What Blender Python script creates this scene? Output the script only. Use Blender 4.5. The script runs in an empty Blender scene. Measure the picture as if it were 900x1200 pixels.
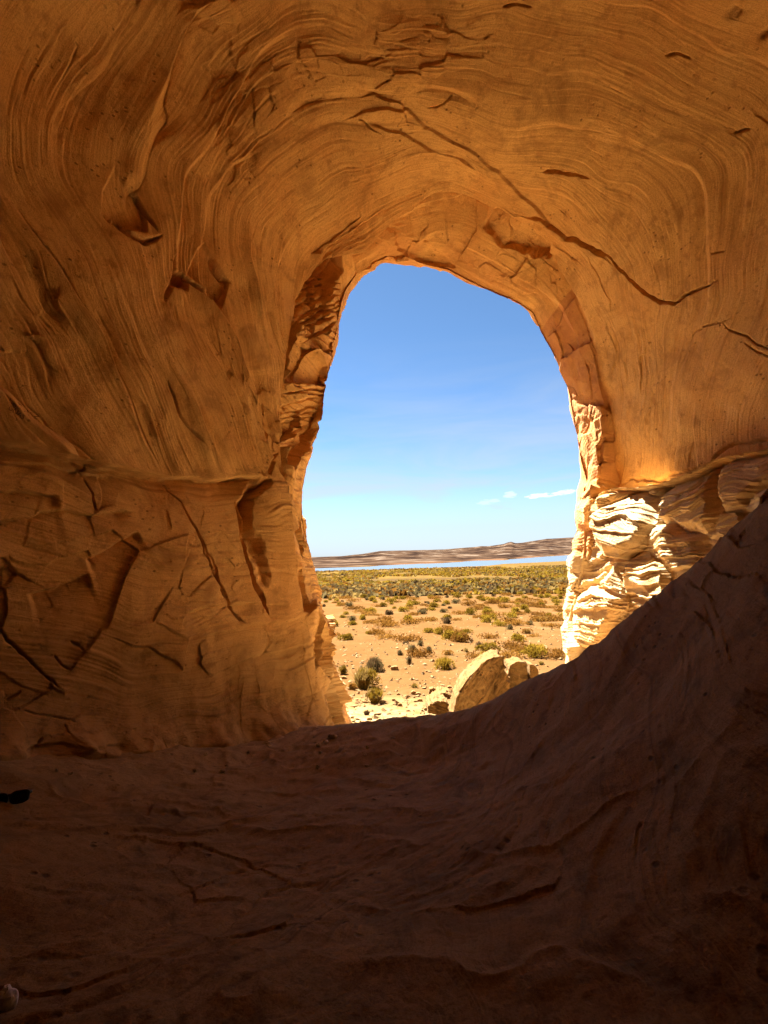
import bpy, math, random
import numpy as np
from concurrent.futures import ThreadPoolExecutor
from mathutils import Vector, Matrix, Euler
from mathutils.bvhtree import BVHTree

R = math.radians
scene = bpy.context.scene
COL = scene.collection
rng = np.random.default_rng(7)
random.seed(11)

# ------------------------------------------------------------------ camera
FPX = 600.0                       # focal length in pixels of a 900 x 1200 picture
cam_d = bpy.data.cameras.new('camera')
cam_d.sensor_fit = 'VERTICAL'
cam_d.sensor_height = 36.0
cam_d.sensor_width = 27.0
cam_d.lens = 36.0 * FPX / 1200.0
cam_d.clip_start = 0.02
cam_d.clip_end = 60000
cam = bpy.data.objects.new('camera', cam_d)
COL.objects.link(cam)
scene.camera = cam
PITCH = math.atan(50 / FPX)
ROLL = R(-1.4)
CAM_M = Matrix.Rotation(R(90) + PITCH, 3, 'X') @ Matrix.Rotation(ROLL, 3, 'Z')
cam.matrix_world = CAM_M.to_4x4()          # eye at the world origin
CM = np.array(CAM_M)


def ray(px, py):
    d = np.array([(px - 450.0) / FPX, -(py - 600.0) / FPX, -1.0])
    return CM @ d


def P(px, py, y):
    """point at depth y (metres in front of the eye) that the photo shows at px, py"""
    d = ray(px, py)
    return d * (y / d[1])


def project(v):
    c = v @ CM
    w = np.maximum(-c[:, 2], 1e-3)
    return np.stack([450 + FPX * c[:, 0] / w, 600 - FPX * c[:, 1] / w], 1), -c[:, 2]


# ------------------------------------------------------------------ noise
_G = np.array([[1, 1, 0], [-1, 1, 0], [1, -1, 0], [-1, -1, 0], [1, 0, 1], [-1, 0, 1], [1, 0, -1], [-1, 0, -1],
               [0, 1, 1], [0, -1, 1], [0, 1, -1], [0, -1, -1], [1, 1, 0], [-1, 1, 0], [0, -1, 1], [0, -1, -1]], np.float32)


def _mixh(h):
    h ^= h >> np.uint32(15)
    h *= np.uint32(2246822519)
    h ^= h >> np.uint32(13)
    h *= np.uint32(3266489917)
    h ^= h >> np.uint32(16)
    return h


_HA, _HB, _HC = np.uint32(374761393), np.uint32(668265263), np.uint32(2246822519)


def _hash(x, y, z, seed):
    return _mixh(x.astype(np.uint32) * _HA + y.astype(np.uint32) * _HB + z.astype(np.uint32) * _HC + np.uint32((seed * 3266489917) & 0xffffffff))


_GX, _GY, _GZ = [np.ascontiguousarray(_G[:, k]) for k in range(3)]
POOL = ThreadPoolExecutor(4)
CH = 24000


def _noise(p, seed):
    i = np.floor(p)
    f = p - i
    i = i.astype(np.int32)
    u = f * f * f * (f * (f * 6 - 15) + 10)
    X, Y, Z = f[:, 0], f[:, 1], f[:, 2]
    hx = i[:, 0].astype(np.uint32) * _HA + np.uint32((seed * 3266489917) & 0xffffffff)
    hy = i[:, 1].astype(np.uint32) * _HB
    hz = i[:, 2].astype(np.uint32) * _HC
    res = []
    for dx in (0, 1):
        ax = hx + _HA if dx else hx
        for dy in (0, 1):
            ay = ax + (hy + _HB if dy else hy)
            for dz in (0, 1):
                k = (_mixh(ay + (hz + _HC if dz else hz)) & np.uint32(15)).astype(np.int32)
                res.append(_GX[k] * (X - dx) + _GY[k] * (Y - dy) + _GZ[k] * (Z - dz))
    def L(a, b, t): return a + (b - a) * t
    x0 = L(L(res[0], res[1], u[:, 2]), L(res[2], res[3], u[:, 2]), u[:, 1])
    x1 = L(L(res[4], res[5], u[:, 2]), L(res[6], res[7], u[:, 2]), u[:, 1])
    return L(x0, x1, u[:, 0])


def noise(p, seed=0):
    p = np.asarray(p, np.float32)
    if len(p) <= CH:
        return _noise(p, seed)
    return np.concatenate(list(POOL.map(lambda s: _noise(p[s:s + CH], seed), range(0, len(p), CH))))


def _fbm(p, octaves, seed, gain, lac):
    a, s, n = 1.0, 0.0, 0.0
    q = p
    for o in range(octaves):
        s = s + np.float32(a) * _noise(q, seed + o * 17)
        n += a
        a *= gain
        q = q * np.float32(lac) + np.float32(3.7)
    return s / np.float32(n)


def fbm(p, octaves=4, seed=0, gain=0.5, lac=2.03):
    p = np.asarray(p, np.float32)
    if len(p) <= CH:
        return _fbm(p, octaves, seed, gain, lac)
    return np.concatenate(list(POOL.map(lambda s: _fbm(p[s:s + CH], octaves, seed, gain, lac), range(0, len(p), CH))))


def noise1(t, seed=0):
    t = np.asarray(t, np.float32)
    return noise(np.stack([t, t * 0 + 0.37 + seed * 1.7, t * 0 + 0.61], 1), seed) * 1.6


def cells(p, seed=0):
    """Voronoi cells: distance gap F2-F1, a random value per cell, the offset to the cell's centre, a random tilt"""
    p = np.asarray(p, np.float32)
    i = np.floor(p).astype(np.int64).astype(np.int32)
    n = len(p)
    f1 = np.full(n, 9, np.float32); f2 = np.full(n, 9, np.float32)
    idx = np.zeros(n, np.uint32); off = np.zeros((n, 3), np.float32)
    for dx in (-1, 0, 1):
        for dy in (-1, 0, 1):
            for dz in (-1, 0, 1):
                c = i + np.array([dx, dy, dz], np.int32)
                h = _hash(c[:, 0], c[:, 1], c[:, 2], seed)
                j = np.stack([(h & np.uint32(1023)), ((h >> np.uint32(10)) & np.uint32(1023)), (h >> np.uint32(20)) & np.uint32(1023)], 1).astype(np.float32) / 1023.0
                d3 = p - (c + 0.15 + 0.7 * j)
                d = np.sqrt((d3 ** 2).sum(1))
                near = d < f1
                f2 = np.where(near, f1, np.minimum(f2, d))
                f1 = np.where(near, d, f1)
                idx = np.where(near, h, idx)
                off[near] = d3[near]
    rnd = ((idx * np.uint32(2654435761)) >> np.uint32(16)).astype(np.float32) / 65535.0
    t = np.stack([((idx >> np.uint32(s)) & np.uint32(255)).astype(np.float32) / 127.5 - 1 for s in (3, 11, 19)], 1)
    return f2 - f1, rnd, off, t


def sstep(a, b, x):
    t = np.clip((x - a) / (b - a), 0, 1)
    return t * t * (3 - 2 * t)


def terrace(x, sharp=0.22):
    """a staircase: flat treads, short steep risers"""
    i = np.floor(x)
    f = x - i
    return i + sstep(1 - sharp, 1.0, f)


def poly_dist(uv, pts, close=False):
    """distance to a polyline, side (left of travel is +), position along it 0..1"""
    pts = np.array(pts, np.float64)
    if close:
        pts = np.vstack([pts, pts[:1]])
    best = np.full(len(uv), 1e9); side = np.zeros(len(uv)); along = np.zeros(len(uv))
    ln = np.sqrt(((pts[1:] - pts[:-1]) ** 2).sum(1)); cum = np.concatenate([[0], np.cumsum(ln)])
    for k in range(len(pts) - 1):
        a, b = pts[k], pts[k + 1]
        ab = b - a
        t = np.clip(((uv - a) @ ab) / max(ab @ ab, 1e-9), 0, 1)
        q = uv - a - t[:, None] * ab
        d = np.sqrt((q ** 2).sum(1))
        m = d < best
        best[m] = d[m]
        side[m] = (ab[0] * (uv[m, 1] - a[1]) - ab[1] * (uv[m, 0] - a[0]))
        along[m] = (cum[k] + t[m] * ln[k]) / cum[-1]
    return best, np.sign(side), along


def inside(uv, poly):
    poly = np.array(poly, np.float64)
    x, y = uv[:, 0], uv[:, 1]
    r = np.zeros(len(uv), bool)
    j = len(poly) - 1
    for i in range(len(poly)):
        xi, yi = poly[i]; xj, yj = poly[j]
        c = ((yi > y) != (yj > y)) & (x < (xj - xi) * (y - yi) / (yj - yi + 1e-12) + xi)
        r ^= c
        j = i
    return r


# ------------------------------------------------------------------ objects
def tag(o, label=None, cat=None, group=None, kind=None):
    for k, v in (('label', label), ('category', cat), ('group', group), ('kind', kind)):
        if v:
            o[k] = v
    return o


def link(name, me, mat=None, parent=None):
    o = bpy.data.objects.new(name, me)
    COL.objects.link(o)
    if mat:
        me.materials.append(mat)
    if parent:
        o.parent = parent
    return o


def raw_mesh(name, verts, faces, smooth=True, attrs=None):
    """faces: an (n,k) integer array or a list of tuples"""
    me = bpy.data.meshes.new(name)
    verts = np.ascontiguousarray(verts, np.float32)
    me.vertices.add(len(verts))
    me.vertices.foreach_set('co', verts.ravel())
    if isinstance(faces, np.ndarray):
        k = faces.shape[1]; n = len(faces)
        me.loops.add(n * k)
        me.loops.foreach_set('vertex_index', np.ascontiguousarray(faces, np.int32).ravel())
        me.polygons.add(n)
        me.polygons.foreach_set('loop_start', np.arange(0, n * k, k, dtype=np.int32))
    else:
        n = len(faces)
        lens = np.array([len(f) for f in faces], np.int32)
        flat = np.array([i for f in faces for i in f], np.int32)
        me.loops.add(len(flat))
        me.loops.foreach_set('vertex_index', flat)
        me.polygons.add(n)
        me.polygons.foreach_set('loop_start', np.concatenate([[0], np.cumsum(lens)[:-1]]).astype(np.int32))
    me.polygons.foreach_set('use_smooth', np.full(n, smooth, dtype=bool))
    for a, v in (attrs or {}).items():
        at = me.attributes.new(a, 'FLOAT', 'POINT')
        at.data.foreach_set('value', np.ascontiguousarray(v, np.float32))
    me.update(calc_edges=True)
    return me


def grid_faces(nu, nv, wrap=False):
    i = np.arange(nu if wrap else nu - 1)[:, None]; j = np.arange(nv - 1)[None, :]
    i2 = (i + 1) % nu
    f = np.stack([(i * nv + j), (i2 * nv + j), (i2 * nv + j + 1), (i * nv + j + 1)], -1)
    return f.reshape(-1, 4)


def grid_normals(g):
    du = np.gradient(g, axis=0); dv = np.gradient(g, axis=1)
    n = np.cross(du, dv)
    n /= np.maximum(np.linalg.norm(n, axis=2, keepdims=True), 1e-9)
    return n


def blur(a, k, axis):
    if k <= 0:
        return a
    w = np.exp(-0.5 * (np.arange(-3 * k, 3 * k + 1) / k) ** 2); w /= w.sum()
    pad = [(0, 0)] * a.ndim; pad[axis] = (3 * k, 3 * k)
    b = np.pad(a, pad, mode='edge')
    out = np.zeros_like(a)
    n = a.shape[axis]
    for s, ww in enumerate(w):
        sl = [slice(None)] * a.ndim; sl[axis] = slice(s, s + n)
        out += ww * b[tuple(sl)]
    return out


# ------------------------------------------------------------------ materials
def new_mat(name):
    m = bpy.data.materials.new(name)
    m.use_nodes = True
    nt = m.node_tree
    b = nt.nodes['Principled BSDF']
    b.inputs['Roughness'].default_value = 0.95
    b.inputs['Specular IOR Level'].default_value = 0.15
    return m, nt, b


def node(nt, t, **kw):
    n = nt.nodes.new(t)
    for k, v in kw.items():
        if k in n.inputs:
            n.inputs[k].default_value = v
        else:
            setattr(n, k, v)
    return n


def mathn(nt, op, a, b=None, clamp=False):
    n = nt.nodes.new('ShaderNodeMath'); n.operation = op; n.use_clamp = clamp
    for i, v in enumerate((a, b)):
        if v is None:
            continue
        if isinstance(v, (int, float)):
            n.inputs[i].default_value = v
        else:
            nt.links.new(v, n.inputs[i])
    return n.outputs[0]


def ramp(nt, fac, stops):
    n = nt.nodes.new('ShaderNodeValToRGB')
    e = n.color_ramp.elements
    while len(e) < len(stops):
        e.new(0.5)
    for k, (p, c) in enumerate(stops):
        e[k].position = p; e[k].color = (*c, 1) if len(c) == 3 else c
    nt.links.new(fac, n.inputs[0])
    return n.outputs[0]


def mix(nt, fac, a, b, mode='MIX'):
    n = nt.nodes.new('ShaderNodeMix'); n.data_type = 'RGBA'; n.blend_type = mode
    for s, v in ((n.inputs[0], fac), (n.inputs[6], a), (n.inputs[7], b)):
        if isinstance(v, (int, float)):
            s.default_value = v
        elif isinstance(v, tuple):
            s.default_value = (*v, 1) if len(v) == 3 else v
        else:
            nt.links.new(v, s)
    return n.outputs[2]


def nz(nt, vec, scale, detail=6, rough=0.6, dist=0.0):
    n = node(nt, 'ShaderNodeTexNoise', Scale=scale, Detail=detail, Roughness=rough, Distortion=dist)
    if vec is not None:
        nt.links.new(vec, n.inputs['Vector'])
    return n.outputs['Fac']


def attr(nt, name):
    n = nt.nodes.new('ShaderNodeAttribute'); n.attribute_name = name
    return n.outputs['Fac']


def rock_material(name, base, dark, red, pale, bed_attr=True, bump=0.5, fine=1.0):
    """sandstone: thin beds follow the 'bed' attribute; 'pale' is where the rock is cream coloured, 'grit' where it is bare broken stone"""
    m, nt, b = new_mat(name)
    tc = nt.nodes.new('ShaderNodeTexCoord')
    pos = tc.outputs['Object']
    bed = attr(nt, 'bed')
    sx = nt.nodes.new('ShaderNodeSeparateXYZ'); nt.links.new(pos, sx.inputs[0])
    def bedvec(kb, kp):
        c = nt.nodes.new('ShaderNodeCombineXYZ')
        nt.links.new(mathn(nt, 'MULTIPLY', bed, kb), c.inputs[0])
        nt.links.new(mathn(nt, 'MULTIPLY', sx.outputs[0], kp), c.inputs[1])
        nt.links.new(mathn(nt, 'MULTIPLY', sx.outputs[2], kp), c.inputs[2])
        return c.outputs[0]
    lines = nz(nt, bedvec(15 * fine, 0.22), 1.0, 7, 0.68)
    thin = nz(nt, bedvec(55 * fine, 0.5), 1.0, 5, 0.7)
    broad = nz(nt, pos, 0.55, 5, 0.6, 0.6)
    spots = nz(nt, pos, 5.0, 8, 0.72)
    grain = nz(nt, pos, 90.0, 4, 0.7)
    c = ramp(nt, lines, [(0.28, dark), (0.46, base), (0.62, base), (0.80, tuple(min(1, x * 1.18) for x in base))])
    c = mix(nt, ramp(nt, thin, [(0.32, (0.42,) * 3), (0.45, (0, 0, 0))]), c, dark)
    streak = nz(nt, bedvec(9 * fine, 0.35), 1.0, 8, 0.75)
    c = mix(nt, ramp(nt, streak, [(0.33, (0.6,) * 3), (0.42, (0, 0, 0))]), c, tuple(0.75 * x for x in dark))
    c = mix(nt, ramp(nt, broad, [(0.46, (0, 0, 0)), (0.68, (0.75,) * 3)]), c, red)
    stain = nz(nt, pos, 1.5, 7, 0.7, 0.8)
    c = mix(nt, ramp(nt, stain, [(0.34, (0.65,) * 3), (0.47, (0, 0, 0))]), c, tuple(0.8 * x for x in dark))
    c = mix(nt, ramp(nt, stain, [(0.58, (0, 0, 0)), (0.74, (0.5,) * 3)]), c, tuple(min(0.85, x * y) for x, y in zip(base, (1.12, 1.22, 1.5))))
    c = mix(nt, ramp(nt, spots, [(0.36, (0.7,) * 3), (0.46, (0, 0, 0))]), c, dark)
    vo = node(nt, 'ShaderNodeTexVoronoi', Scale=9.0, Randomness=1.0)
    mpv = node(nt, 'ShaderNodeMapping'); mpv.inputs['Scale'].default_value = (1.0, 1.0, 1.6); nt.links.new(pos, mpv.inputs[0])
    nt.links.new(mpv.outputs[0], vo.inputs['Vector'])
    gate = ramp(nt, nz(nt, pos, 1.9, 4, 0.6), [(0.52, (0, 0, 0)), (0.60, (1, 1, 1))])
    pit = mathn(nt, 'MULTIPLY', ramp(nt, vo.outputs['Distance'], [(0.10, (1, 1, 1)), (0.22, (0, 0, 0))]), gate)
    c = mix(nt, mathn(nt, 'MULTIPLY', pit, 0.75), c, tuple(0.45 * x for x in dark))
    pm = attr(nt, 'pale')
    palec = mix(nt, ramp(nt, lines, [(0.30, (0.7,) * 3), (0.5, (0, 0, 0))]), pale, tuple(x * 0.62 for x in pale))
    palec = mix(nt, ramp(nt, spots, [(0.40, (0.5,) * 3), (0.55, (0, 0, 0))]), palec, tuple(0.5 * (x + y) for x, y in zip(pale, base)))
    c = mix(nt, pm, c, palec)
    rm = attr(nt, 'red')
    redc = mix(nt, ramp(nt, spots, [(0.40, (0.0,) * 3), (0.66, (0.8,) * 3)]), (0.46, 0.185, 0.075), red)
    c = mix(nt, rm, c, redc)
    c = mix(nt, attr(nt, 'unseen_dark'), c, ramp(nt, spots, [(0.35, (0.04, 0.026, 0.016)), (0.6, (0.09, 0.058, 0.035))]))  # unseen rock behind the eye, coloured dark to keep the foreground dim
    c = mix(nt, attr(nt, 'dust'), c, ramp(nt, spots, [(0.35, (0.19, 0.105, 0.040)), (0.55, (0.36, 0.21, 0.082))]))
    c = mix(nt, ramp(nt, grain, [(0.30, (0.75,) * 3), (0.52, (0, 0, 0))]), c, dark)
    grit = nz(nt, pos, 34.0, 5, 0.75)
    c = mix(nt, ramp(nt, grit, [(0.34, (0.55,) * 3), (0.46, (0, 0, 0))]), c, dark)
    nt.links.new(c, b.inputs['Base Color'])
    h = mathn(nt, 'ADD', mathn(nt, 'MULTIPLY', lines, 0.30), mathn(nt, 'MULTIPLY', thin, 0.22))
    h = mathn(nt, 'ADD', h, mathn(nt, 'MULTIPLY', spots, 0.45))
    h = mathn(nt, 'ADD', h, mathn(nt, 'MULTIPLY', grain, 0.22))
    h = mathn(nt, 'SUBTRACT', mathn(nt, 'ADD', h, mathn(nt, 'MULTIPLY', grit, 0.22)), mathn(nt, 'MULTIPLY', pit, 0.35))
    bp = node(nt, 'ShaderNodeBump', Strength=bump * 1.3, Distance=0.025)
    nt.links.new(h, bp.inputs['Height'])
    nt.links.new(bp.outputs[0], b.inputs['Normal'])
    return m


BASE = (0.74, 0.445, 0.158)
DARK = (0.44, 0.225, 0.07)
RED = (0.66, 0.33, 0.105)
PALE = (0.52, 0.39, 0.225)
M_ROCK = rock_material('sandstone', BASE, DARK, RED, PALE)
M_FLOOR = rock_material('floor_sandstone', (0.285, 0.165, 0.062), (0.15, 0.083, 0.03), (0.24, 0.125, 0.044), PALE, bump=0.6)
M_BOULDER = rock_material('boulder_sandstone', (0.205, 0.108, 0.034), (0.08, 0.04, 0.012), (0.16, 0.08, 0.026), (0.30, 0.205, 0.095), bump=1.0, fine=1.4)

# ------------------------------------------------------------------ the alcove's shell
KEYS = list('abcdefghijklmn')       # from the left foot over the roof to the right foot
SEG = [36, 230, 150, 100, 105, 105, 105, 95, 105, 130, 110, 110, 40]


def ring(pts):
    """pts: (key or '', px, py, y) seen points; or (key, (x, y, z))"""
    out = []
    for q in pts:
        out.append((q[0], np.array(q[1], float) if len(q) == 2 else P(q[1], q[2], q[3])))
    keys = [i for i, q in enumerate(out) if q[0]]
    assert [out[i][0] for i in keys] == KEYS, [out[i][0] for i in keys]
    line = []
    for s in range(13):
        seg = np.array([out[i][1] for i in range(keys[s], keys[s + 1] + 1)])
        ln = np.concatenate([[0], np.cumsum(np.linalg.norm(seg[1:] - seg[:-1], axis=1))])
        t = np.linspace(0, ln[-1], SEG[s], endpoint=(s == 12))
        line.append(np.stack([np.interp(t, ln, seg[:, k]) for k in range(3)], 1))
    return np.concatenate(line)


E = ring([('a', 424, 905, 9.9), ('b', 412, 843, 9.8), ('', 402, 800, 9.6), ('', 393, 765, 9.4), ('', 385, 730, 9.2), ('', 377, 695, 9.0), ('', 368, 655, 8.8), ('', 360, 610, 8.6),
          ('c', 358, 572, 8.5), ('', 361, 545, 8.5), ('', 371, 516, 8.5), ('', 382, 488, 8.5), ('', 384, 470, 8.5), ('d', 387, 445, 8.5),
          ('', 392, 415, 8.5), ('', 398, 388, 8.6), ('e', 404, 362, 8.6), ('', 411, 342, 8.7), ('f', 420, 328, 8.8), ('', 440, 318, 8.9), ('', 462, 312, 9.0), ('g', 480, 311, 9.0),
          ('', 497, 317, 9.1), ('', 522, 322, 9.1), ('h', 550, 335, 9.1), ('', 580, 349, 9.1), ('', 605, 360, 9.1), ('i', 620, 370, 9.1), ('', 630, 392, 9.2), ('', 643, 414, 9.2),
          ('j', 655, 440, 9.2), ('', 664, 458, 9.2), ('', 668, 486, 9.2), ('', 675, 510, 9.2), ('', 677, 540, 9.2), ('', 681, 565, 9.2), ('k', 678, 580, 9.2), ('', 673, 606, 9.2), ('', 672, 648, 9.2), ('', 665, 656, 9.2),
          ('l', 666, 672, 9.3), ('', 661, 705, 9.3), ('', 657, 740, 9.4), ('m', 660, 766, 9.5), ('n', 664, 900, 9.6)])
G = ring([('a', 392, 900, 8.1), ('b', 388, 856, 8.1), ('', 374, 815, 8.0), ('', 366, 770, 7.9), ('', 354, 700, 7.8), ('', 345, 640, 7.6),
          ('c', 338, 572, 7.5), ('', 330, 540, 7.5), ('', 327, 500, 7.5), ('', 329, 460, 7.5), ('d', 334, 425, 7.5),
          ('', 340, 385, 7.6), ('', 346, 350, 7.7), ('e', 362, 322, 7.8), ('', 385, 302, 7.9), ('f', 420, 296, 8.0), ('', 443, 275, 8.0), ('', 470, 248, 7.9), ('g', 508, 225, 7.8),
          ('', 530, 224, 7.8), ('', 555, 232, 7.8), ('h', 592, 252, 7.8), ('', 620, 272, 7.9), ('i', 648, 302, 8.0), ('', 668, 335, 8.1), ('', 685, 375, 8.2),
          ('j', 702, 420, 8.3), ('', 713, 470, 8.4), ('', 714, 530, 8.5), ('', 708, 560, 8.6), ('k', 702, 580, 8.6), ('', 700, 630, 8.7),
          ('l', 690, 672, 8.8), ('', 678, 710, 8.8), ('', 672, 740, 8.8), ('m', 674, 770, 8.8), ('n', 678, 905, 8.9)])
H = ring([('a', 225, 930, 6.3), ('b', 228, 868, 6.3), ('', 232, 780, 6.4), ('', 236, 660, 6.4), ('c', 226, 566, 6.3), ('', 222, 520, 6.2), ('', 216, 440, 6.1), ('d', 218, 360, 6.1),
          ('', 232, 290, 6.1), ('e', 268, 222, 6.2), ('', 315, 178, 6.3), ('f', 372, 148, 6.4), ('', 430, 130, 6.4), ('g', 500, 124, 6.4), ('', 560, 138, 6.4), ('h', 632, 168, 6.5), ('', 690, 205, 6.6), ('i', 745, 265, 6.6),
          ('', 775, 320, 6.7), ('j', 795, 390, 6.8), ('', 800, 480, 6.85), ('', 795, 530, 6.9), ('k', 790, 562, 6.95), ('', 790, 610, 7.0), ('l', 788, 660, 7.0), ('', 780, 710, 7.1), ('m', 775, 760, 7.1), ('n', 775, 940, 7.2)])
I = ring([('a', -10, 950, 4.6), ('b', -8, 872, 4.6), ('', -10, 760, 4.7), ('', -10, 640, 4.7), ('c', -12, 522, 4.6), ('', -15, 420, 4.5), ('d', -14, 300, 4.4),
          ('', -8, 180, 4.4), ('e', 10, 70, 4.4), ('', 80, 5, 4.5), ('f', 190, -40, 4.7), ('', 310, -60, 4.9), ('g', 440, -65, 4.95), ('', 580, -60, 4.95), ('h', 720, -40, 4.8), ('', 830, 10, 4.7), ('i', 915, 90, 4.8),
          ('', 945, 190, 4.9), ('j', 958, 310, 5.0), ('', 955, 440, 5.1), ('k', 945, 532, 5.2), ('', 945, 590, 5.2), ('l', 945, 650, 5.2), ('', 945, 710, 5.2), ('m', 945, 770, 5.2), ('n', 945, 950, 5.2)])
J = ring([('a', (-4.7, 2.3, -3.2)), ('b', (-4.6, 2.4, -1.6)), ('c', (-4.8, 2.5, .9)), ('d', (-4.6, 2.4, 2.7)), ('e', (-3.7, 2.3, 4.4)), ('f', (-2.1, 2.3, 5.2)), ('g', (0, 2.4, 5.5)), ('h', (2.1, 2.3, 5.3)),
          ('i', (3.9, 2.4, 4.4)), ('j', (4.7, 2.5, 2.7)), ('k', (4.9, 2.6, 1.0)), ('l', (5.0, 2.6, -.2)), ('m', (5.0, 2.6, -1.3)), ('n', (5.0, 2.6, -3.2))])
K = ring([('a', (-4.2, -1.5, -3.2)), ('b', (-4.2, -1.5, -1.6)), ('c', (-4.3, -1.5, .9)), ('d', (-4.0, -1.5, 2.4)), ('e', (-3.2, -1.5, 3.8)), ('f', (-1.8, -1.5, 4.6)), ('g', (0, -1.5, 4.8)), ('h', (1.8, -1.5, 4.6)),
          ('i', (3.3, -1.5, 3.9)), ('j', (4.3, -1.4, 2.4)), ('k', (4.8, -1.3, 1.0)), ('l', (4.9, -1.2, -.2)), ('m', (4.9, -1.2, -1.3)), ('n', (4.9, -1.2, -3.2))])
back = np.array([0.2, -4.6, -0.6])
K2 = back + (K - back) * 0.72; K2[:, 1] = -3.6
K3 = back + (K - back) * 0.02; K3[:, 1] = -4.5
uu = np.linspace(0, 1, len(E))
cen = np.array([1.2, 9.0, 0.3])
od = E - cen; od[:, 1] = 0; od /= np.linalg.norm(od, axis=1, keepdims=True)


def outward(dy, dr, zmin=None):
    o = E + od * dr
    o[:, 1] += dy
    low = sstep(-1.5, -3.0, E[:, 2])
    o[:, 2] = o[:, 2] * (1 - low) + np.minimum(o[:, 2], -5.0) * low if dr > 2 else o[:, 2]
    return o


O1 = outward(0.30, 0.35)
O2 = outward(0.25, 1.2)
O3 = outward(-2.0, 4.6)
O4 = outward(-7.0, 9.0)
O5 = outward(-16.0, 12.0)
O6 = outward(-26.0, 1.0)
RINGS = [K3, K2, K, J, I, H, G, E, O1, O2, O3, O4, O5, O6]
SHARP = {6, 7}
NV = [6, 10, 16, 44, 260, 280, 170, 24, 14, 10, 10, 8, 6]
for k in range(len(RINGS)):
    RINGS[k] = blur(RINGS[k], 3 if k in (6, 7) else 14, 0)


def loft():
    tt = [0.0]
    for a, b in zip(RINGS[:-1], RINGS[1:]):
        tt.append(tt[-1] + max(0.2, np.linalg.norm(b - a, axis=1).mean()) ** 0.7)
    tan_in, tan_out = [], []
    n = len(RINGS)
    for k in range(n):
        pr = (RINGS[k] - RINGS[k - 1]) / (tt[k] - tt[k - 1]) if k else None
        nx = (RINGS[k + 1] - RINGS[k]) / (tt[k + 1] - tt[k]) if k < n - 1 else None
        if pr is None: pr = nx
        if nx is None: nx = pr
        if k in SHARP:
            tan_in.append(pr); tan_out.append(nx)
        else:
            m = (pr + nx) / 2
            if k >= 8: m = m * 0.6
            tan_in.append(m); tan_out.append(m)
    rows = []
    for k in range(n - 1):
        h = tt[k + 1] - tt[k]
        for s in np.linspace(0, 1, NV[k], endpoint=(k == n - 2)):
            h00 = 2 * s ** 3 - 3 * s ** 2 + 1; h10 = s ** 3 - 2 * s ** 2 + s; h01 = -2 * s ** 3 + 3 * s ** 2; h11 = s ** 3 - s ** 2
            rows.append(h00 * RINGS[k] + h10 * h * tan_out[k] + h01 * RINGS[k + 1] + h11 * h * tan_in[k + 1])
    return np.stack(rows, 1)          # (nu, nv, 3)


g = loft()
nu, nv = g.shape[:2]
vG = sum(NV[:6]); vE = sum(NV[:7]); vH = sum(NV[:5]); vI = sum(NV[:4])
vv = np.arange(nv)[None, :] * np.ones((nu, 1))
ui = np.arange(nu)[:, None] * np.ones((1, nv))
cum = np.cumsum([0] + SEG)
nrm = grid_normals(blur(blur(g, 3, 0), 3, 1))
# make the normals look into the cave
ctr = np.array([0.6, 5.0, 1.0])
if (nrm[nu // 2, vH] * (ctr - g[nu // 2, vH])).sum() < 0:
    nrm = -nrm
p = g.reshape(-1, 3)
uv, depth = project(p)
N = len(p)
vis = (depth > 0.5) & (uv[:, 0] > -150) & (uv[:, 0] < 1050) & (uv[:, 1] > -150) & (uv[:, 1] < 1000) & (vv.ravel() < vE + 30)
U = uv[:, 0]; V = uv[:, 1]
x, y, z = p[:, 0], p[:, 1], p[:, 2]
uf = ui.ravel(); vf = vv.ravel()

LEFT_LEDGE = [(-60, 512), (0, 516), (40, 521), (80, 533), (130, 545), (165, 552), (200, 556), (250, 560), (300, 558), (324, 556)]
RIGHT_LEDGE = [(697, 588), (712, 577), (730, 572), (770, 566), (800, 556), (840, 538), (900, 526), (960, 520)]
yl = np.interp(U, [q[0] for q in LEFT_LEDGE], [q[1] for q in LEFT_LEDGE])
yr = np.interp(U, [q[0] for q in RIGHT_LEDGE], [q[1] for q in RIGHT_LEDGE])
is_left = (uf < cum[5]); is_right = (uf > cum[8])
lowL = is_left * sstep(-6, 10, V - yl) * (vf < vG + 40) * (depth > 0.5)
lowR = is_right * sstep(-4, 8, V - yr) * (depth > 0.5)

# --- the beds: swirling round the opening above the ledges, flat-lying below them
w1 = fbm(p * 0.33, 3, 3) * 0.62 + fbm(p * 1.3, 2, 5) * 0.045
bed_up = y - 0.080 * (z - 5.2) ** 2 * np.where(z < 5.2, 1, 0.3) + w1 + 0.05 * x
w2 = fbm(p * 0.5, 3, 31) * 0.5
bed_lo = 1.25 * z + 0.28 * y - 0.10 * x + w2 + 0.25 * np.sin(0.9 * x + 0.6 * y)
w3 = fbm(p * 0.7, 3, 41) * 0.35
bed_r = 1.15 * z - 0.30 * x + 0.2 * y + w3
bed = bed_up * (1 - lowL) * (1 - lowR) + lowL * bed_lo + lowR * bed_r
jamb = sstep(vG - 2, vG + 14, vf) * is_left
bed_j = 1.1 * z + 0.25 * y + w2
bed = bed * (1 - jamb) + bed_j * jamb

disp = np.zeros(N, np.float32)
low = fbm(p * 0.35, 3, 11)
edge0 = 1 - 0.8 * np.exp(-((vf - vE) / 60.0) ** 2)
disp += edge0 * (0.14 * low + 0.08 * fbm(p * 0.9, 3, 12))
mod = sstep(-0.25, 0.25, fbm(p * 0.5, 2, 21))
# masks, in the place's own terms (which wall of the alcove)
up = (1 - lowL) * (1 - lowR) * (1 - jamb)
roughL = up * np.clip(1.15 - sstep(cum[5] + 40, cum[7], uf) * 0.9, 0, 1)           # left wall and roof: deep flaking shells
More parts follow.
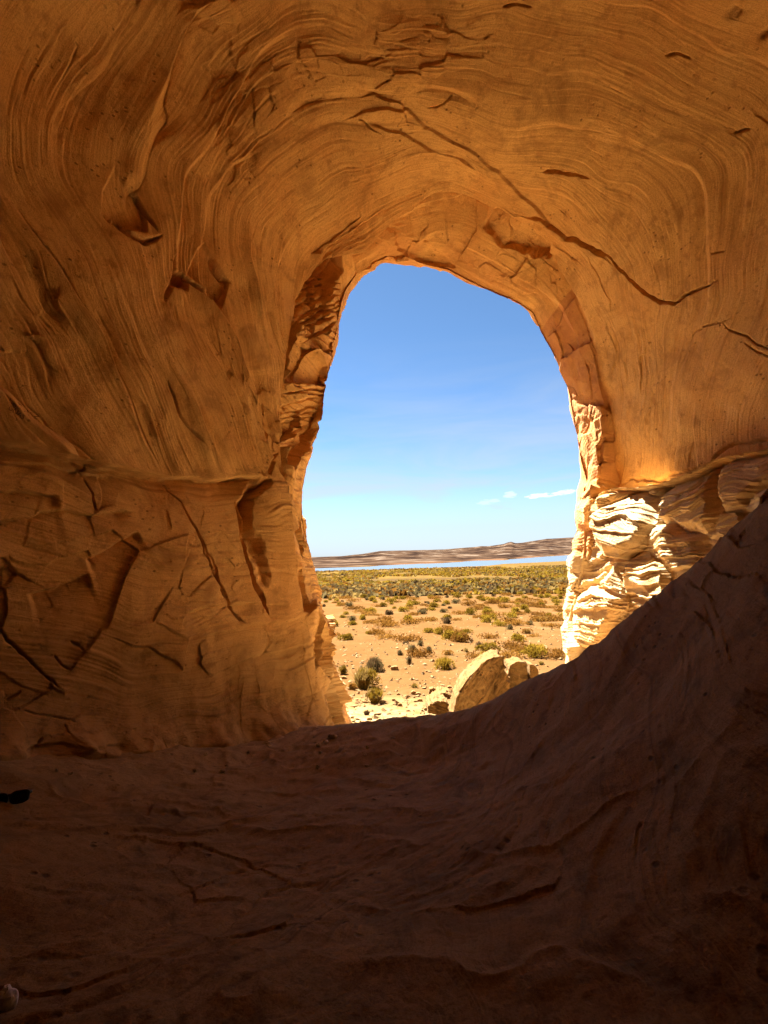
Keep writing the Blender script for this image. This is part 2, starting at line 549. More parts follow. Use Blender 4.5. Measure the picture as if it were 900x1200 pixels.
# flaking shells: long plates that end along the beds
def saw1(t, cut=0.82):
    f = t - np.floor(t)
    return np.where(f < cut, f / cut, (1 - f) / (1 - cut)) - 0.5


patch = sstep(-0.12, 0.22, fbm(np.stack([x * 0.5, bed_up * 1.2, z * 0.5], 1), 3, 51))
warp = 0.55 * noise(p * 0.7, 71) + 0.10 * noise(p * 2.3, 72)
bed_w = bed_up + 0.16 * noise1(bed_up * 1.7, 57) + 0.05 * noise1(bed_up * 5.1, 58)
h0 = np.floor(bed_w * 2.1 + warp)
lvl = 0.35 + 1.3 * np.clip(noise1(h0 * 3.77, 52) + 0.35, 0, 1)
disp += roughL * patch * 0.125 * lvl * saw1(bed_w * 2.1 + warp, 0.90)
warp2 = 0.8 * noise(p * 0.8, 73) + 0.16 * noise(p * 3.1, 74)
h1 = np.floor(bed_w * 6.3 + warp2)
lvl = np.clip(noise1(h1 * 2.91, 53) + 0.3, 0, 1) * sstep(-0.02, 0.2, fbm(np.stack([x * 1.5, h1 * 0.7, z * 1.5], 1), 3, 54))
disp += (roughL * (0.35 + 0.65 * patch) + up * 0.05) * 0.050 * lvl * saw1(bed_w * 6.3 + warp2, 0.88)
warp3 = 1.0 * noise(p * 0.9, 75) + 0.25 * noise(p * 4.0, 76)
h2 = np.floor(bed_w * 17 + warp3)
lvl = np.clip(noise1(h2 * 1.93, 55) + 0.25, 0, 1) * sstep(-0.03, 0.2, fbm(np.stack([x * 1.8, h2 * 0.6, z * 1.8], 1), 3, 56))
disp += up * (0.006 + 0.014 * roughL) * lvl * saw1(bed_w * 17 + warp3, 0.8)
sl = np.where((up > 0.05) & vis)[0]
q = np.stack([x[sl] * 1.3, bed_w[sl] * 3.2, z[sl] * 1.3], 1) + 0.25 * np.stack([fbm(p[sl] * 2.2, 2, 81), fbm(p[sl] * 2.2, 2, 82), fbm(p[sl] * 2.2, 2, 83)], 1)
gap, rnd, off, tl = cells(q, 84)
flk = up[sl] * (0.10 + 0.70 * roughL[sl]) * sstep(0.0, 0.22, fbm(p[sl] * 0.6, 3, 85))
disp[sl] += flk * np.clip((rnd - 0.62) * 0.14, -0.03, 0.06) + flk * 0.05 * (off * tl).sum(1)
q = q * 2.6 + 3
gap, rnd, off, tl = cells(q, 86)
disp[sl] += flk * (np.clip((rnd - 0.6) * 0.05, -0.01, 0.02) + 0.018 * (off * tl).sum(1))
disp += up * 0.006 * fbm(np.stack([x * 0.45, bed_up * 40, z * 0.45], 1), 3, 66, 0.65)
disp += 0.007 * fbm(p * 7.0, 4, 90, 0.6)

# --- lower left wall: broken blocks
sel = np.where(lowL > 0.02)[0]
q = p[sel]
qq = np.stack([q[:, 0] * 0.8 + q[:, 1] * 0.5, q[:, 1] * 0.5, q[:, 2] * 1.1 - q[:, 0] * 0.3], 1) + 0.12 * np.stack([fbm(q * 1.5, 2, 101), fbm(q * 1.5, 2, 102), fbm(q * 1.5, 2, 103)], 1)
gap, rnd, off, tl = cells(qq, 5)
wgt = lowL[sel] * (1 - 0.75 * sstep(150, 280, U[sel]))
disp[sel] += wgt * np.clip((rnd - 0.5) * 0.05 + 0.06 * (off * tl).sum(1), -0.012, 0.035)
gap, rnd, off, tl = cells(qq * 2.7 + 4, 6)
disp[sel] += wgt * sstep(-0.1, 0.2, fbm(q * 0.8, 2, 106)) * ((rnd - 0.5) * 0.03 + 0.035 * (off * tl).sum(1))
fb = np.stack([q[:, 0] * 0.7, bed_lo[sel] * 5.0, q[:, 1] * 0.7], 1)
ff = fbm(fb, 4, 111, 0.6)
pz = sstep(-0.1, 0.25, fbm(np.stack([q[:, 0] * 0.8, bed_lo[sel] * 1.5, q[:, 1] * 0.8], 1), 3, 116))
tz = bed_lo[sel] * 5.0 + 0.8 * noise(q * 1.0, 117)
disp[sel] += lowL[sel] * (0.012 * ff + 0.035 * pz * np.clip(noise1(np.floor(tz) * 1.9, 118) + 0.3, 0, 1) * saw1(tz, 0.85) + 0.010 * pz * saw1(tz * 3.7, 0.8) + 0.008 * fbm(np.stack([q[:, 0] * 0.5, bed_lo[sel] * 22, q[:, 1] * 0.5], 1), 3, 115))

# --- right wall below the ledge: bulging cross-bedded blocks whose beds stick out like shelves
sel = np.where(lowR > 0.02)[0]
q = p[sel]
qq = np.stack([q[:, 0] * 1.1, q[:, 1] * 1.1, q[:, 2] * 1.25 - q[:, 0] * 0.35], 1) + 0.18 * np.stack([fbm(q * 1.4, 2, 131), fbm(q * 1.4, 2, 132), fbm(q * 1.4, 2, 133)], 1)
gap, rnd, off, tl = cells(qq, 9)
bulge = sstep(0.0, 0.30, gap)
wr = lowR[sel] * (1 - 0.72 * sstep(vG - 25, vG + 60, vf[sel]))
disp[sel] += wr * (0.16 * bulge + (rnd - 0.5) * 0.24 + 0.17 * (off * tl).sum(1) - 0.05)
dip = (rnd - 0.5) * 1.1
lay = (q[:, 2] - dip * (q[:, 0] + q[:, 1]) * 0.55) * 5.6 + rnd * 7 + fbm(q * 1.6, 3, 140) * 1.0


def shelf(t, cut):
    f = t - np.floor(t)
    return 1 - np.where(f < cut, f / cut, (1 - f) / (1 - cut))      # slopes out downwards, then an undercut


lv = np.clip(noise1(np.floor(lay) * 0.77, 4) + 0.45, 0.1, 1.2)
disp[sel] += wr * 0.062 * lv * shelf(lay, 0.80) * (0.45 + 0.55 * bulge)
lay2 = lay * 2.9 + fbm(q * 2.4, 2, 141) * 0.9
lv = np.clip(noise1(np.floor(lay2) * 0.77, 5) + 0.4, 0, 1.2)
disp[sel] += wr * 0.038 * lv * shelf(lay2, 0.78)
lay3 = lay * 8.3 + fbm(q * 3, 2, 142) * 1.2
disp[sel] += wr * 0.014 * shelf(lay3, 0.75)

# --- jambs
sel = np.where((vf >= vG - 4) & (vf <= vE + 30))[0]
q = p[sel]
gap, rnd, off, tl = cells(q * np.array([1.6, 1.6, 1.1]) + 0.2 * np.stack([fbm(q * 2, 2, 151)] * 3, 1), 21)
wj = sstep(vG - 4, vG + 20, vf[sel]) * (1 - 0.62 * sstep(vE - 50, vE, vf[sel])) * (1 - 0.78 * sstep(cum[4], cum[5], uf[sel]) * sstep(cum[10], cum[9], uf[sel])) * (1 - 0.5 * sstep(cum[9], cum[10], uf[sel]))
disp[sel] += wj * ((rnd - 0.5) * 0.17 + 0.26 * (off * tl).sum(1))
gap, rnd, off, tl = cells(q * np.array([3.0, 3.0, 4.4]), 22)
fpz = sstep(-0.05, 0.25, fbm(q * 0.9, 2, 152))
disp[sel] += wj * fpz * ((rnd - 0.5) * 0.05 + 0.06 * (off * tl).sum(1))
zz_ = bed_j[sel] * 5.5 + 0.8 * noise(q * 1.3, 153)
disp[sel] += wj * is_left[sel] * (0.02 + 0.05 * fpz) * (1 - 0.5 * sstep(0.0, -0.8, q[:, 2])) * saw1(zz_, 0.8)
disp[sel] += wj * 0.012 * saw1(bed_j[sel] * 19 + noise(q * 2, 154), 0.8)
low_j = is_left[sel] * sstep(vG + 50, vG + 90, vf[sel]) * sstep(0.0, -0.8, q[:, 2])
zz_ = q[:, 2] * 3.1 + 0.9 * noise(q * 1.6, 155)
disp[sel] += low_j * (1 - 0.6 * sstep(vE - 40, vE, vf[sel])) * (0.045 * (0.5 - saw1(zz_, 0.9)) + 0.035 * (0.5 - saw1(zz_ * 3.3, 0.85)) - 0.04)

# --- carved features
JA = np.stack([fbm(p * 1.7, 3, 201), fbm(p * 1.7, 3, 202)], 1)
JB = np.stack([fbm(p * 3.5, 3, 211), fbm(p * 3.5, 3, 212)], 1)
JT = fbm(p * 2.5, 2, 213)


def near(pts, margin, keep):
    a = np.array(pts)
    lo, hi = a.min(0) - margin, a.max(0) + margin
    m = vis & (U > lo[0]) & (U < hi[0]) & (V > lo[1]) & (V < hi[1])
    if keep is not None:
        m &= keep
    return np.where(m)[0]


def carve_ledge(pts, side, deep, decay, jitter=5, keep=None, grow=1.5):
    k = near(pts, decay * 5 + jitter, keep)
    d, s, t = poly_dist(uv[k] + jitter * JA[k], pts)
    fade = sstep(0, 0.12, t) * sstep(0, 0.12, 1 - t)
    disp[k] -= (s == side) * deep * sstep(0, grow, d) * np.exp(-d / decay) * fade


def carve_crack(pts, width, deep, jitter=3, keep=None):
    k = near(pts, width * 3 + jitter, keep)
    d, s, t = poly_dist(uv[k] + jitter * JB[k], pts)
    taper = np.sqrt(np.clip(np.minimum(t, 1 - t) * 6, 0.05, 1)) * (0.65 + 0.7 * (JT[k] + 0.5))
    disp[k] -= deep * np.clip(1.25 - d / (width * taper), 0, 1) * np.minimum(1, taper)


def carve_facet(poly, deep, tilt=(0, 0), edge=2.0, jitter=4, keep=None):
    """a block has fallen out: push back a patch, deeper towards tilt (per 100 px)"""
    k = near(poly, jitter + 2, keep)
    w = uv[k] + jitter * JB[k]
    d, s, t = poly_dist(w, poly, True)
    c = np.mean(np.array(poly), 0)
    disp[k] -= inside(w, poly) * (deep + ((w - c) * np.array(tilt)).sum(1) / 100.0) * sstep(0, edge, d)


inner = vf < vG + 2
carve_ledge(LEFT_LEDGE, 1, 0.34, 30, 7, inner & is_left, 2.5)
carve_ledge([(-60, 515), (0, 520), (60, 532), (120, 548), (165, 556), (215, 562)], -1, -0.05, 8, 9, inner & is_left)
carve_ledge(RIGHT_LEDGE, 1, 0.30, 18, 5, is_right, 2)
carve_ledge([(640, 600)] + RIGHT_LEDGE, -1, 0.52, 55, 5, is_right & (vf < vG + 20), 2)
carve_ledge([(395, 150), (425, 136), (455, 128), (480, 133), (497, 152), (530, 168), (560, 182), (578, 200), (606, 228), (640, 264), (662, 282), (700, 297), (730, 320)], -1, 0.05, 22, 8, vf < vG)
carve_ledge([(430, 150), (470, 158), (505, 178), (545, 192), (570, 210)], -1, 0.05, 12, 7, vf < vG)
carve_ledge([(330, 560), (322, 500), (324, 440), (336, 380), (345, 345), (372, 308), (400, 303)], 1, 0.10, 10, 3, vf > vG - 2)
# scars on the upper left wall
carve_facet([(137, 193), (152, 215), (168, 233), (176, 272), (146, 268), (121, 247), (122, 220)], 0.06, (0.0, 0.13), 2.0, 4, inner)
carve_crack([(119, 245), (132, 258), (146, 268), (172, 284), (192, 276)], 2.6, 0.10, 3, inner)
carve_facet([(203, 318), (208, 312), (224, 330), (223, 340), (203, 336)], 0.22, (0, 0), 3, 2, inner)
carve_crack([(195, 352), (201, 335), (207, 318), (207, 298)], 2.6, 0.12, 3, inner)
carve_crack([(207, 314), (226, 330), (243, 345), (262, 360)], 2.4, 0.12, 2, inner)
carve_crack([(152, 214), (166, 230), (174, 252), (188, 272)], 1.8, 0.08, 3, inner)
carve_crack([(252, 300), (257, 318), (262, 328), (273, 332)], 2.0, 0.07, 2, inner)
carve_facet([(222, 320), (262, 360), (270, 330), (246, 282), (232, 290)], 0.07, (-0.1, 0.08), 3, 3, inner)
carve_crack([(293, 462), (310, 497), (325, 520)], 1.6, 0.05, 3, inner)
carve_crack([(195, 445), (204, 462), (212, 490), (240, 520)], 1.4, 0.05, 3, inner)
# right wall and roof: slits and long cracks
for pts, wd, dp in (
    ([(600, 250), (635, 260), (660, 280), (690, 291), (715, 303), (735, 325), (755, 344), (775, 355), (790, 356), (801, 344), (822, 336), (842, 330)], 2.6, 0.10),
    ([(636, 206), (650, 204), (668, 208), (687, 211)], 2.6, 0.14),
    ([(783, 66), (798, 62), (812, 67)], 2.2, 0.08), ([(862, 156), (880, 149)], 2.2, 0.07),
    ([(590, 9), (606, 5), (622, 9)], 2.4, 0.10), ([(500, 130), (520, 124), (532, 113)], 1.8, 0.06), ([(835, 298), (851, 291)], 1.6, 0.05),
    ([(884, 20), (893, 35), (899, 45)], 2.5, 0.08), ([(855, 8), (868, 16), (880, 12)], 2.5, 0.07), 
    ([(842, 373), (856, 388), (872, 395), (900, 412)], 1.8, 0.06), ([(803, 400), (815, 388), (835, 380), (858, 370)], 1.5, 0.05),
    ([(868, 402), (885, 412), (900, 422)], 1.6, 0.05),
    ([(690, 300), (708, 340), (716, 370)], 1.4, 0.05),
    ([(548, 236), (560, 246), (572, 238)], 1.2, 0.03), ([(420, 142), (432, 150), (448, 158)], 1.6, 0.06),
    ([(700, 560), (740, 556), (790, 545), (830, 520), (900, 505)], 2.0, 0.06), ([(710, 600), (735, 592), (765, 590)], 1.5, 0.05)):
    carve_crack(pts, wd * (0.62 if wd > 1.9 else 0.45), dp * (1.2 if wd > 1.9 else 0.7), 6, inner | is_right)
carve_facet([(562, 268), (570, 245), (590, 247), (625, 262), (645, 288), (640, 310), (610, 305), (580, 290)], 0.13, (0, 0.1), 3, 9, vf > vH)
carve_facet([(455, 268), (490, 285), (520, 300), (535, 318), (500, 315), (470, 300)], 0.06, (0.0, 0.1), 4, 8, vf > vG - 3)
carve_facet([(428, 330), (442, 312), (456, 306), (470, 312), (440, 320)], 0.10, (0.0, 0.2), 3, 3, vf > vG - 3)
# lower left wall
for pts, wd, dp in (
    ([(-10, 712), (0, 727), (10, 748), (28, 768), (42, 784), (55, 795), (70, 810)], 2.2, 0.13), ([(63, 768), (70, 780), (80, 784)], 2.2, 0.08), ([(83, 752), (91, 756), (95, 762)], 2.0, 0.07),
    
    ([(205, 566), (222, 590), (238, 632), (248, 655), (258, 682), (272, 710), (288, 730)], 2.0, 0.07), ([(240, 632), (256, 660), (259, 692), (285, 730)], 1.6, 0.06),
    ([(106, 560), (113, 580), (117, 600)], 1.8, 0.07), 
    ([(95, 745), (125, 750)], 1.2, 0.03), ([(20, 830), (60, 840), (85, 845)], 1.8, 0.04), ([(5, 820), (25, 810)], 1.8, 0.04)):
    carve_crack(pts, wd * 0.62, dp * 0.8, 6, inner)
for pts, dp, dec in (
    ([(-30, 607), (0, 611), (35, 606), (48, 600), (75, 597), (100, 600), (135, 601), (165, 598)], 0.16, 12), ([(98, 655), (120, 648), (145, 635), (166, 622)], 0.16, 12), ([(32, 694), (55, 690), (80, 682), (104, 670)], 0.16, 12),
    ([(-20, 576), (20, 574), (60, 580), (70, 578)], 0.12, 10), ([(0, 664), (14, 662), (25, 675)], 0.08, 14), ([(12, 540), (60, 542), (110, 554), (160, 556)], 0.08, 8),
    ([(210, 720), (240, 712), (300, 705), (345, 708)], 0.06, 14), ([(240, 745), (300, 730), (355, 725)], 0.05, 14), ([(250, 790), (310, 765), (370, 752)], 0.05, 16), ([(0, 880), (60, 868), (140, 872)], 0.08, 12)):
    carve_ledge(pts, 1, dp * 0.55, dec * 1.5, 7, inner)
# upright recess left of the pillar, and the fallen blocks of the left jamb
carve_facet([(284, 588), (296, 566), (318, 556), (322, 566), (302, 585), (302, 612), (314, 640), (320, 672), (318, 694), (306, 692), (294, 650), (288, 620)], 0.17, (-0.4, -0.1), 10, 8, inner)
carve_crack([(284, 586), (287, 620), (293, 655), (304, 690), (318, 722)], 2.2, 0.12, 3, inner)
carve_crack([(318, 556), (318, 540), (326, 530)], 2.0, 0.06, 3)
for pts, dp, tl in (([(344, 352), (356, 330), (380, 309), (409, 307), (408, 322), (398, 335), (388, 352), (384, 378), (347, 378)], 0.24, (0.0, -0.5)),
                    ([(343, 394), (356, 398), (367, 410), (386, 428), (386, 452), (333, 449)], 0.16, (-0.3, 0.2)),
                    ([(329, 478), (358, 464), (384, 460), (378, 500), (358, 530), (344, 552), (333, 547)], 0.24, (-0.5, 0.2))):
    carve_facet(pts, dp, tl, 3, 4, is_left)
for k in range(9):
    yy = 322 + k * 6.3
    carve_crack([(346 + k * 0.4, yy + 16), (365, yy + 6 + 3 * math.sin(k * 2.1)), (386, yy - 6 + 4 * math.sin(k * 1.3)), (404, yy - 8)], 1.7, 0.07, 5, is_left & (vf > vG - 2))
for k in range(8):
    yy = 470 + k * 9
    carve_crack([(336, yy + 4), (358, yy + 3 * math.sin(k * 1.7)), (380 - k * 2, yy - 6)], 1.5, 0.035, 5, is_left & (vf > vG - 2))
for pts in ([(340, 450), (360, 455), (384, 456)], [(345, 392), (362, 396), (380, 388), (396, 376)], [(350, 378), (370, 380), (392, 370)], [(332, 462), (355, 458), (384, 462)]):
    carve_crack(pts, 2.0, 0.10, 4, is_left & (vf > vG - 2))

stp = sstep(vG + 1, vG + 5, vf) * np.exp(-np.maximum(vf - vG, 0) / 80.0) * sstep(cum[4] - 20, cum[4] + 40, uf) * sstep(cum[9], cum[8], uf) * (1 - 0.45 * sstep(cum[6], cum[7], uf))
disp -= 0.36 * stp
yc = np.interp(U, [-60, 0, 120, 225, 330, 388], [884, 882, 876, 868, 860, 852])
ft = vis & is_left & (vf < vG + 10) & (U < 395) & (V > 740)
disp[ft] += ((0.34 + 0.3 * JA[:, 0]) * np.exp(-np.maximum(yc + 6 * JA[:, 1] * 3 - V, 0) / 15.0) * sstep(398, 330, U))[ft]
# keep the outside rough but broad
edge = np.exp(-((vf - vE) / 40.0) ** 2)
disp -= edge * 0.05
outm = sstep(vE, vE + 20, vf)
disp = disp * (1 - outm * 0.5) + outm * 0.5 * fbm(p * 0.5, 4, 300)
disp *= sstep(0, 8, vf)
g2 = p + nrm.reshape(-1, 3) * disp[:, None]
red_z = sstep(vG - 2, vG + 22, vf) * (uf < cum[11] - 25)
pale = np.clip(lowR * (1 - 0.9 * red_z) * (0.55 + 0.6 * sstep(-0.2, 0.2, fbm(p * 0.8, 3, 301))), 0, 1)
pale = np.maximum(pale, is_left * sstep(vG + 4, vG + 50, vf) * sstep(-1.0, -2.2, z) * 0.6)
pale = np.clip(pale + lowL * 0.9 * sstep(12, 4, np.abs(V - yl - 9)) * (U > 5) * (U < 210) * sstep(-0.25, 0.1, fbm(p * 2, 3, 305)) * 0.45, 0, 1)
red_r = is_right * (uf < cum[11] - 20) * sstep(vG - 2, vG + 22, vf) * (0.75 + 0.5 * fbm(p * 2.0, 3, 306))
redm = np.clip(red_r * (uf > cum[8] + 30) + sstep(vG + 60, vG + 130, vf) * (0.35 + 1.1 * fbm(p * 1.5, 3, 303)) * (1 - is_left * (z > -0.6)), 0, 0.9) * (1 - pale * 0.6)
me = raw_mesh('cave_wall', g2, grid_faces(nu, nv)[:, ::-1], True, {'bed': bed, 'pale': pale, 'red': redm, 'unseen_dark': sstep(2.6, 0.6, y + 0.8 * fbm(p * 0.6, 3, 310)) * (vf < vE)})  # back of the shell, out of view, darkened to cut bounced light
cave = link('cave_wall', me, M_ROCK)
tag(cave, 'swirling orange sandstone wall and roof of the alcove around its arched opening', 'rock wall', kind='structure')

# ------------------------------------------------------------------ the alcove's floor
ctrl = [(450, 1200, 1.75), (0, 1200, 1.75), (220, 1200, 1.75), (680, 1200, 1.65), (900, 1200, 1.5), (900, 1060, 1.75), (900, 930, 2.0), (900, 800, 2.35), (900, 690, 2.75), (900, 600, 3.2), (903, 582, 3.4),
        (780, 1050, 2.0), (780, 900, 2.7), (800, 780, 3.3), (828, 658, 4.0), (700, 1050, 2.2), (700, 900, 3.1), (702, 754, 4.7), (720, 830, 3.7), (760, 706, 4.35), (620, 950, 3.2), (620, 870, 4.4), (640, 784, 5.3), (600, 807, 5.8),
        (540, 1050, 2.6), (540, 950, 3.9), (540, 880, 5.3), (545, 837, 6.3), (500, 842, 6.8), (440, 848, 7.1), (450, 950, 4.1), (450, 1050, 2.75), (385, 853, 7.6), (400, 900, 5.5), (300, 900, 5.6), (300, 1000, 3.5), (220, 1090, 2.4),
        (300, 868, 6.8), (150, 890, 5.2), (0, 905, 4.0), (0, 950, 3.5), (0, 1050, 2.5), (110, 985, 3.3), (100, 930, 4.1), (0, 885, 4.6), (150, 872, 5.6)]
C = [P(*c) for c in ctrl]
beyond = [(-1.6, 8.8, -3.0), (-0.3, 8.8, -3.6), (1.0, 8.2, -3.6), (2.2, 7.2, -3.2), (2.9, 6.2, -2.6), (3.4, 5.6, -1.9), (4.3, 4.9, -0.9), (3.3, 7.5, -3.2), (4.2, 7.2, -2.7), (5.2, 6.2, -1.7), (3.4, 8.7, -3.6), (4.4, 8.3, -3.2), (0.8, 10.2, -4.8), (3.0, 10.2, -4.6), (-2, 10.2, -4.6), (6, 10, -4.6),
          (4.5, 3.6, 0.3), (5.6, 4.2, -0.3), (6.5, 5.0, -1.0), (4.6, 2.0, 0.6), (3.4, 1.6, -0.1), (-4.6, 4.0, -1.5), (-4.8, 2.0, -1.4), (-4.4, 0, -1.4), (0, 0, -1.55), (0, -2, -1.5), (0, -5, -1.2), (3, -2, -1.2), (-3, -3, -1.3), (4.5, 0, -0.4), (4.5, -3, -0.8), (-3.4, 7.0, -2.4), (-5, 9, -3.2), (7, 8, -3)]
C = np.array(C + [np.array(b) for b in beyond])


def tps_fit(xy, zz, lam=1e-3):
    n = len(xy)
    r2 = ((xy[:, None] - xy[None]) ** 2).sum(-1)
    Kk = 0.5 * r2 * np.log(r2 + 1e-9) + lam * np.eye(n)
    Pm = np.hstack([np.ones((n, 1)), xy])
    A = np.block([[Kk, Pm], [Pm.T, np.zeros((3, 3))]])
    return np.linalg.solve(A, np.concatenate([zz, np.zeros(3)]))


FW = tps_fit(C[:, :2], C[:, 2], 0.02)


def floor_z(xy):
    out = np.zeros(len(xy))
    for s in range(0, len(xy), 60000):
        a = xy[s:s + 60000]
        r2 = ((a[:, None] - C[None, :, :2]) ** 2).sum(-1)
        out[s:s + 60000] = (0.5 * r2 * np.log(r2 + 1e-9)) @ FW[:len(C)] + FW[len(C)] + a @ FW[len(C) + 1:]
    return out


az = np.concatenate([np.linspace(-44, 44, 640), np.linspace(44, 316, 70)[1:-1]]) * math.pi / 180
rr = np.concatenate([np.linspace(0.02, 1.2, 12, endpoint=False), np.geomspace(1.2, 11.5, 520)])
A2, R2 = np.meshgrid(az, rr, indexing='ij')
fx, fy = (np.sin(A2) * R2).ravel(), (np.cos(A2) * R2).ravel()
ok = np.stack([np.clip(fx, -7.5, 7.5), np.clip(fy, -7, 10.6)], 1)
fz = floor_z(ok)
fp = np.stack([ok[:, 0], ok[:, 1], fz], 1)
amp = sstep(0.8, 1.6, R2.ravel())
rt = sstep(0.2, 1.8, fx - 0.25 * fy)                    # the slope on the right: bare bedded rock
fbed = 0.9 * fp[:, 2] + 0.55 * fx - 0.35 * fy + 0.7 * fbm(fp * 0.55, 3, 401)
fd = 0.09 * fbm(fp * 0.7, 3, 402) + 0.022 * fbm(fp * 2.2, 3, 403)
fa = np.stack([fx * 0.6, fbed * 2.4, fy * 0.6], 1)
f3 = fbm(fa, 4, 405, 0.55)
fw_ = 0.8 * noise(fp * 0.9, 421) + 0.3 * noise(fp * 2.6, 422)
fpat = sstep(-0.15, 0.25, fbm(fp * 0.7, 3, 423))
def saw2(t, cut=0.84):
    f = t - np.floor(t)
    return np.where(f < cut, f / cut, (1 - f) / (1 - cut)) - 0.5
fh = np.floor(fbed * 3.2 + fw_)
fd += (0.035 + 0.05 * rt) * fpat * np.clip(noise1(fh * 2.7, 424) + 0.3, 0, 1) * saw2(fbed * 3.2 + fw_)
fw2 = 1.0 * noise(fp * 1.2, 425) + 0.4 * noise(fp * 3.6, 426)
fh = np.floor(fbed * 10 + fw2)
fd += (0.014 + 0.022 * rt) * np.clip(noise1(fh * 1.7, 427) + 0.25, 0, 1) * sstep(-0.1, 0.2, fbm(np.stack([fx, fh * 0.6, fy], 1), 2, 428)) * saw2(fbed * 10 + fw2)
fd += 0.013 * fbm(fp * 4.5, 4, 408, 0.55) + 0.010 * fbm(fp * 14, 3, 409, 0.6)
gapf, rndf, offf, tlf = cells(fp * np.array([1.7, 2.0, 1.5]) + 0.3 * np.stack([fbm(fp * 1.6, 2, 431), fbm(fp * 1.6, 2, 432), 0 * fx], 1), 433)
fd += (0.012 + 0.02 * rt) * fpat * ((rndf - 0.5) + (offf * tlf).sum(1))
rid = 1 - np.abs(fbm(fp * np.array([1.1, 1.5, 1.0]) + 0.4 * fbm(fp * 2.0, 2, 411)[:, None], 3, 410)) * 3.2
fd += 0.026 * np.clip(rid, 0, 1) ** 2 * (1 - 0.5 * rt)
fp[:, 2] += fd * amp
fseg = poly_dist(np.stack([fx, fy], 1), [(-4.2, 2.6), (-3.3, 4.4), (-2.0, 6.2), (-0.85, 7.6)])[0]
bank = 0.42 * np.exp(-(fseg / 0.9) ** 2) * (0.75 + 0.9 * fbm(fp * 1.3, 3, 450))
me = raw_mesh('cave_floor', fp, grid_faces(len(az), len(rr), True)[:, ::-1], True,  # floor hidden past the lip is made pale to bounce sunlight inward
              {'bed': fbed, 'unseen_dark': sstep(0.9, -0.4, fy + 0.7 * fbm(fp * 0.6, 3, 311)), 'pale': np.clip(bank, 0, 0.6) + (1 - np.clip(bank, 0, 0.6)) * sstep(7.3, 7.9, fy - 0.35 * np.clip(1.0 - fx, -2, 1.2) + 0.5), 'red': 0 * fx})  # floor behind the eye darkened so less light bounces forward
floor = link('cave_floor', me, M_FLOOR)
tag(floor, 'dim sandstone floor of the alcove rising to a dark slope at the right', 'rock floor', kind='structure')
#FT = BVHTree.FromPolygons([tuple(v) for v in fp[::1].tolist()], [tuple(f) for f in grid_faces(len(az), len(rr), True)[::1].tolist()]) if False else None


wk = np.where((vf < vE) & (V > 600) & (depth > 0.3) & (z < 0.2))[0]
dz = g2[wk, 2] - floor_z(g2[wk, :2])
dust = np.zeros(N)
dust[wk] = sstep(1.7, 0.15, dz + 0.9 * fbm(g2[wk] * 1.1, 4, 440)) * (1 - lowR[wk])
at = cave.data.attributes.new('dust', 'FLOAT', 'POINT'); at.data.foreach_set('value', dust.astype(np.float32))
FUV, FDEP = project(fp)
front = np.where((FDEP > 0.8) & (FUV[:, 0] > -60) & (FUV[:, 0] < 960) & (FUV[:, 1] > 820) & (FUV[:, 1] < 1260))[0]


def floor_point(px, py):
    """where the sight line through px, py meets the floor"""
    d2 = ((FUV[front] - np.array([px, py])) ** 2).sum(1)
    k = front[np.argsort(d2)[:12]]
    return fp[k[np.argmin(FDEP[k])]].astype(float)


# ------------------------------------------------------------------ the desert outside
GT = np.array([(7, -4.6), (10.5, -4.2), (12.5, -4.05), (15, -4.2), (19, -4.43), (30, -5.0), (50, -5.85), (85, -7.1), (160, -9.3), (350, -14.6), (900, -27), (1500, -37), (3000, -40)])
LAKE_Z = -40.0


def on_lake(px, py):
    d = ray(px, py)
    return d * (LAKE_Z / d[2])


NEAR = np.array([on_lake(*q) for q in ((300, 673), (376, 670.5), (420, 669), (460, 667.2), (490, 666.8), (520, 665), (560, 663.5), (600, 660.5), (640, 658.5), (664, 657.5), (720, 656))])
FAR = np.array([on_lake(*q) for q in ((300, 669.5), (376, 666.8), (430, 664.5), (470, 662), (520, 660.2), (560, 657.2), (590, 656.6), (620, 653.8), (664, 650.8), (720, 649.5))])
for q in (NEAR, FAR):
    print('shore y', q[:, 1].round(0))


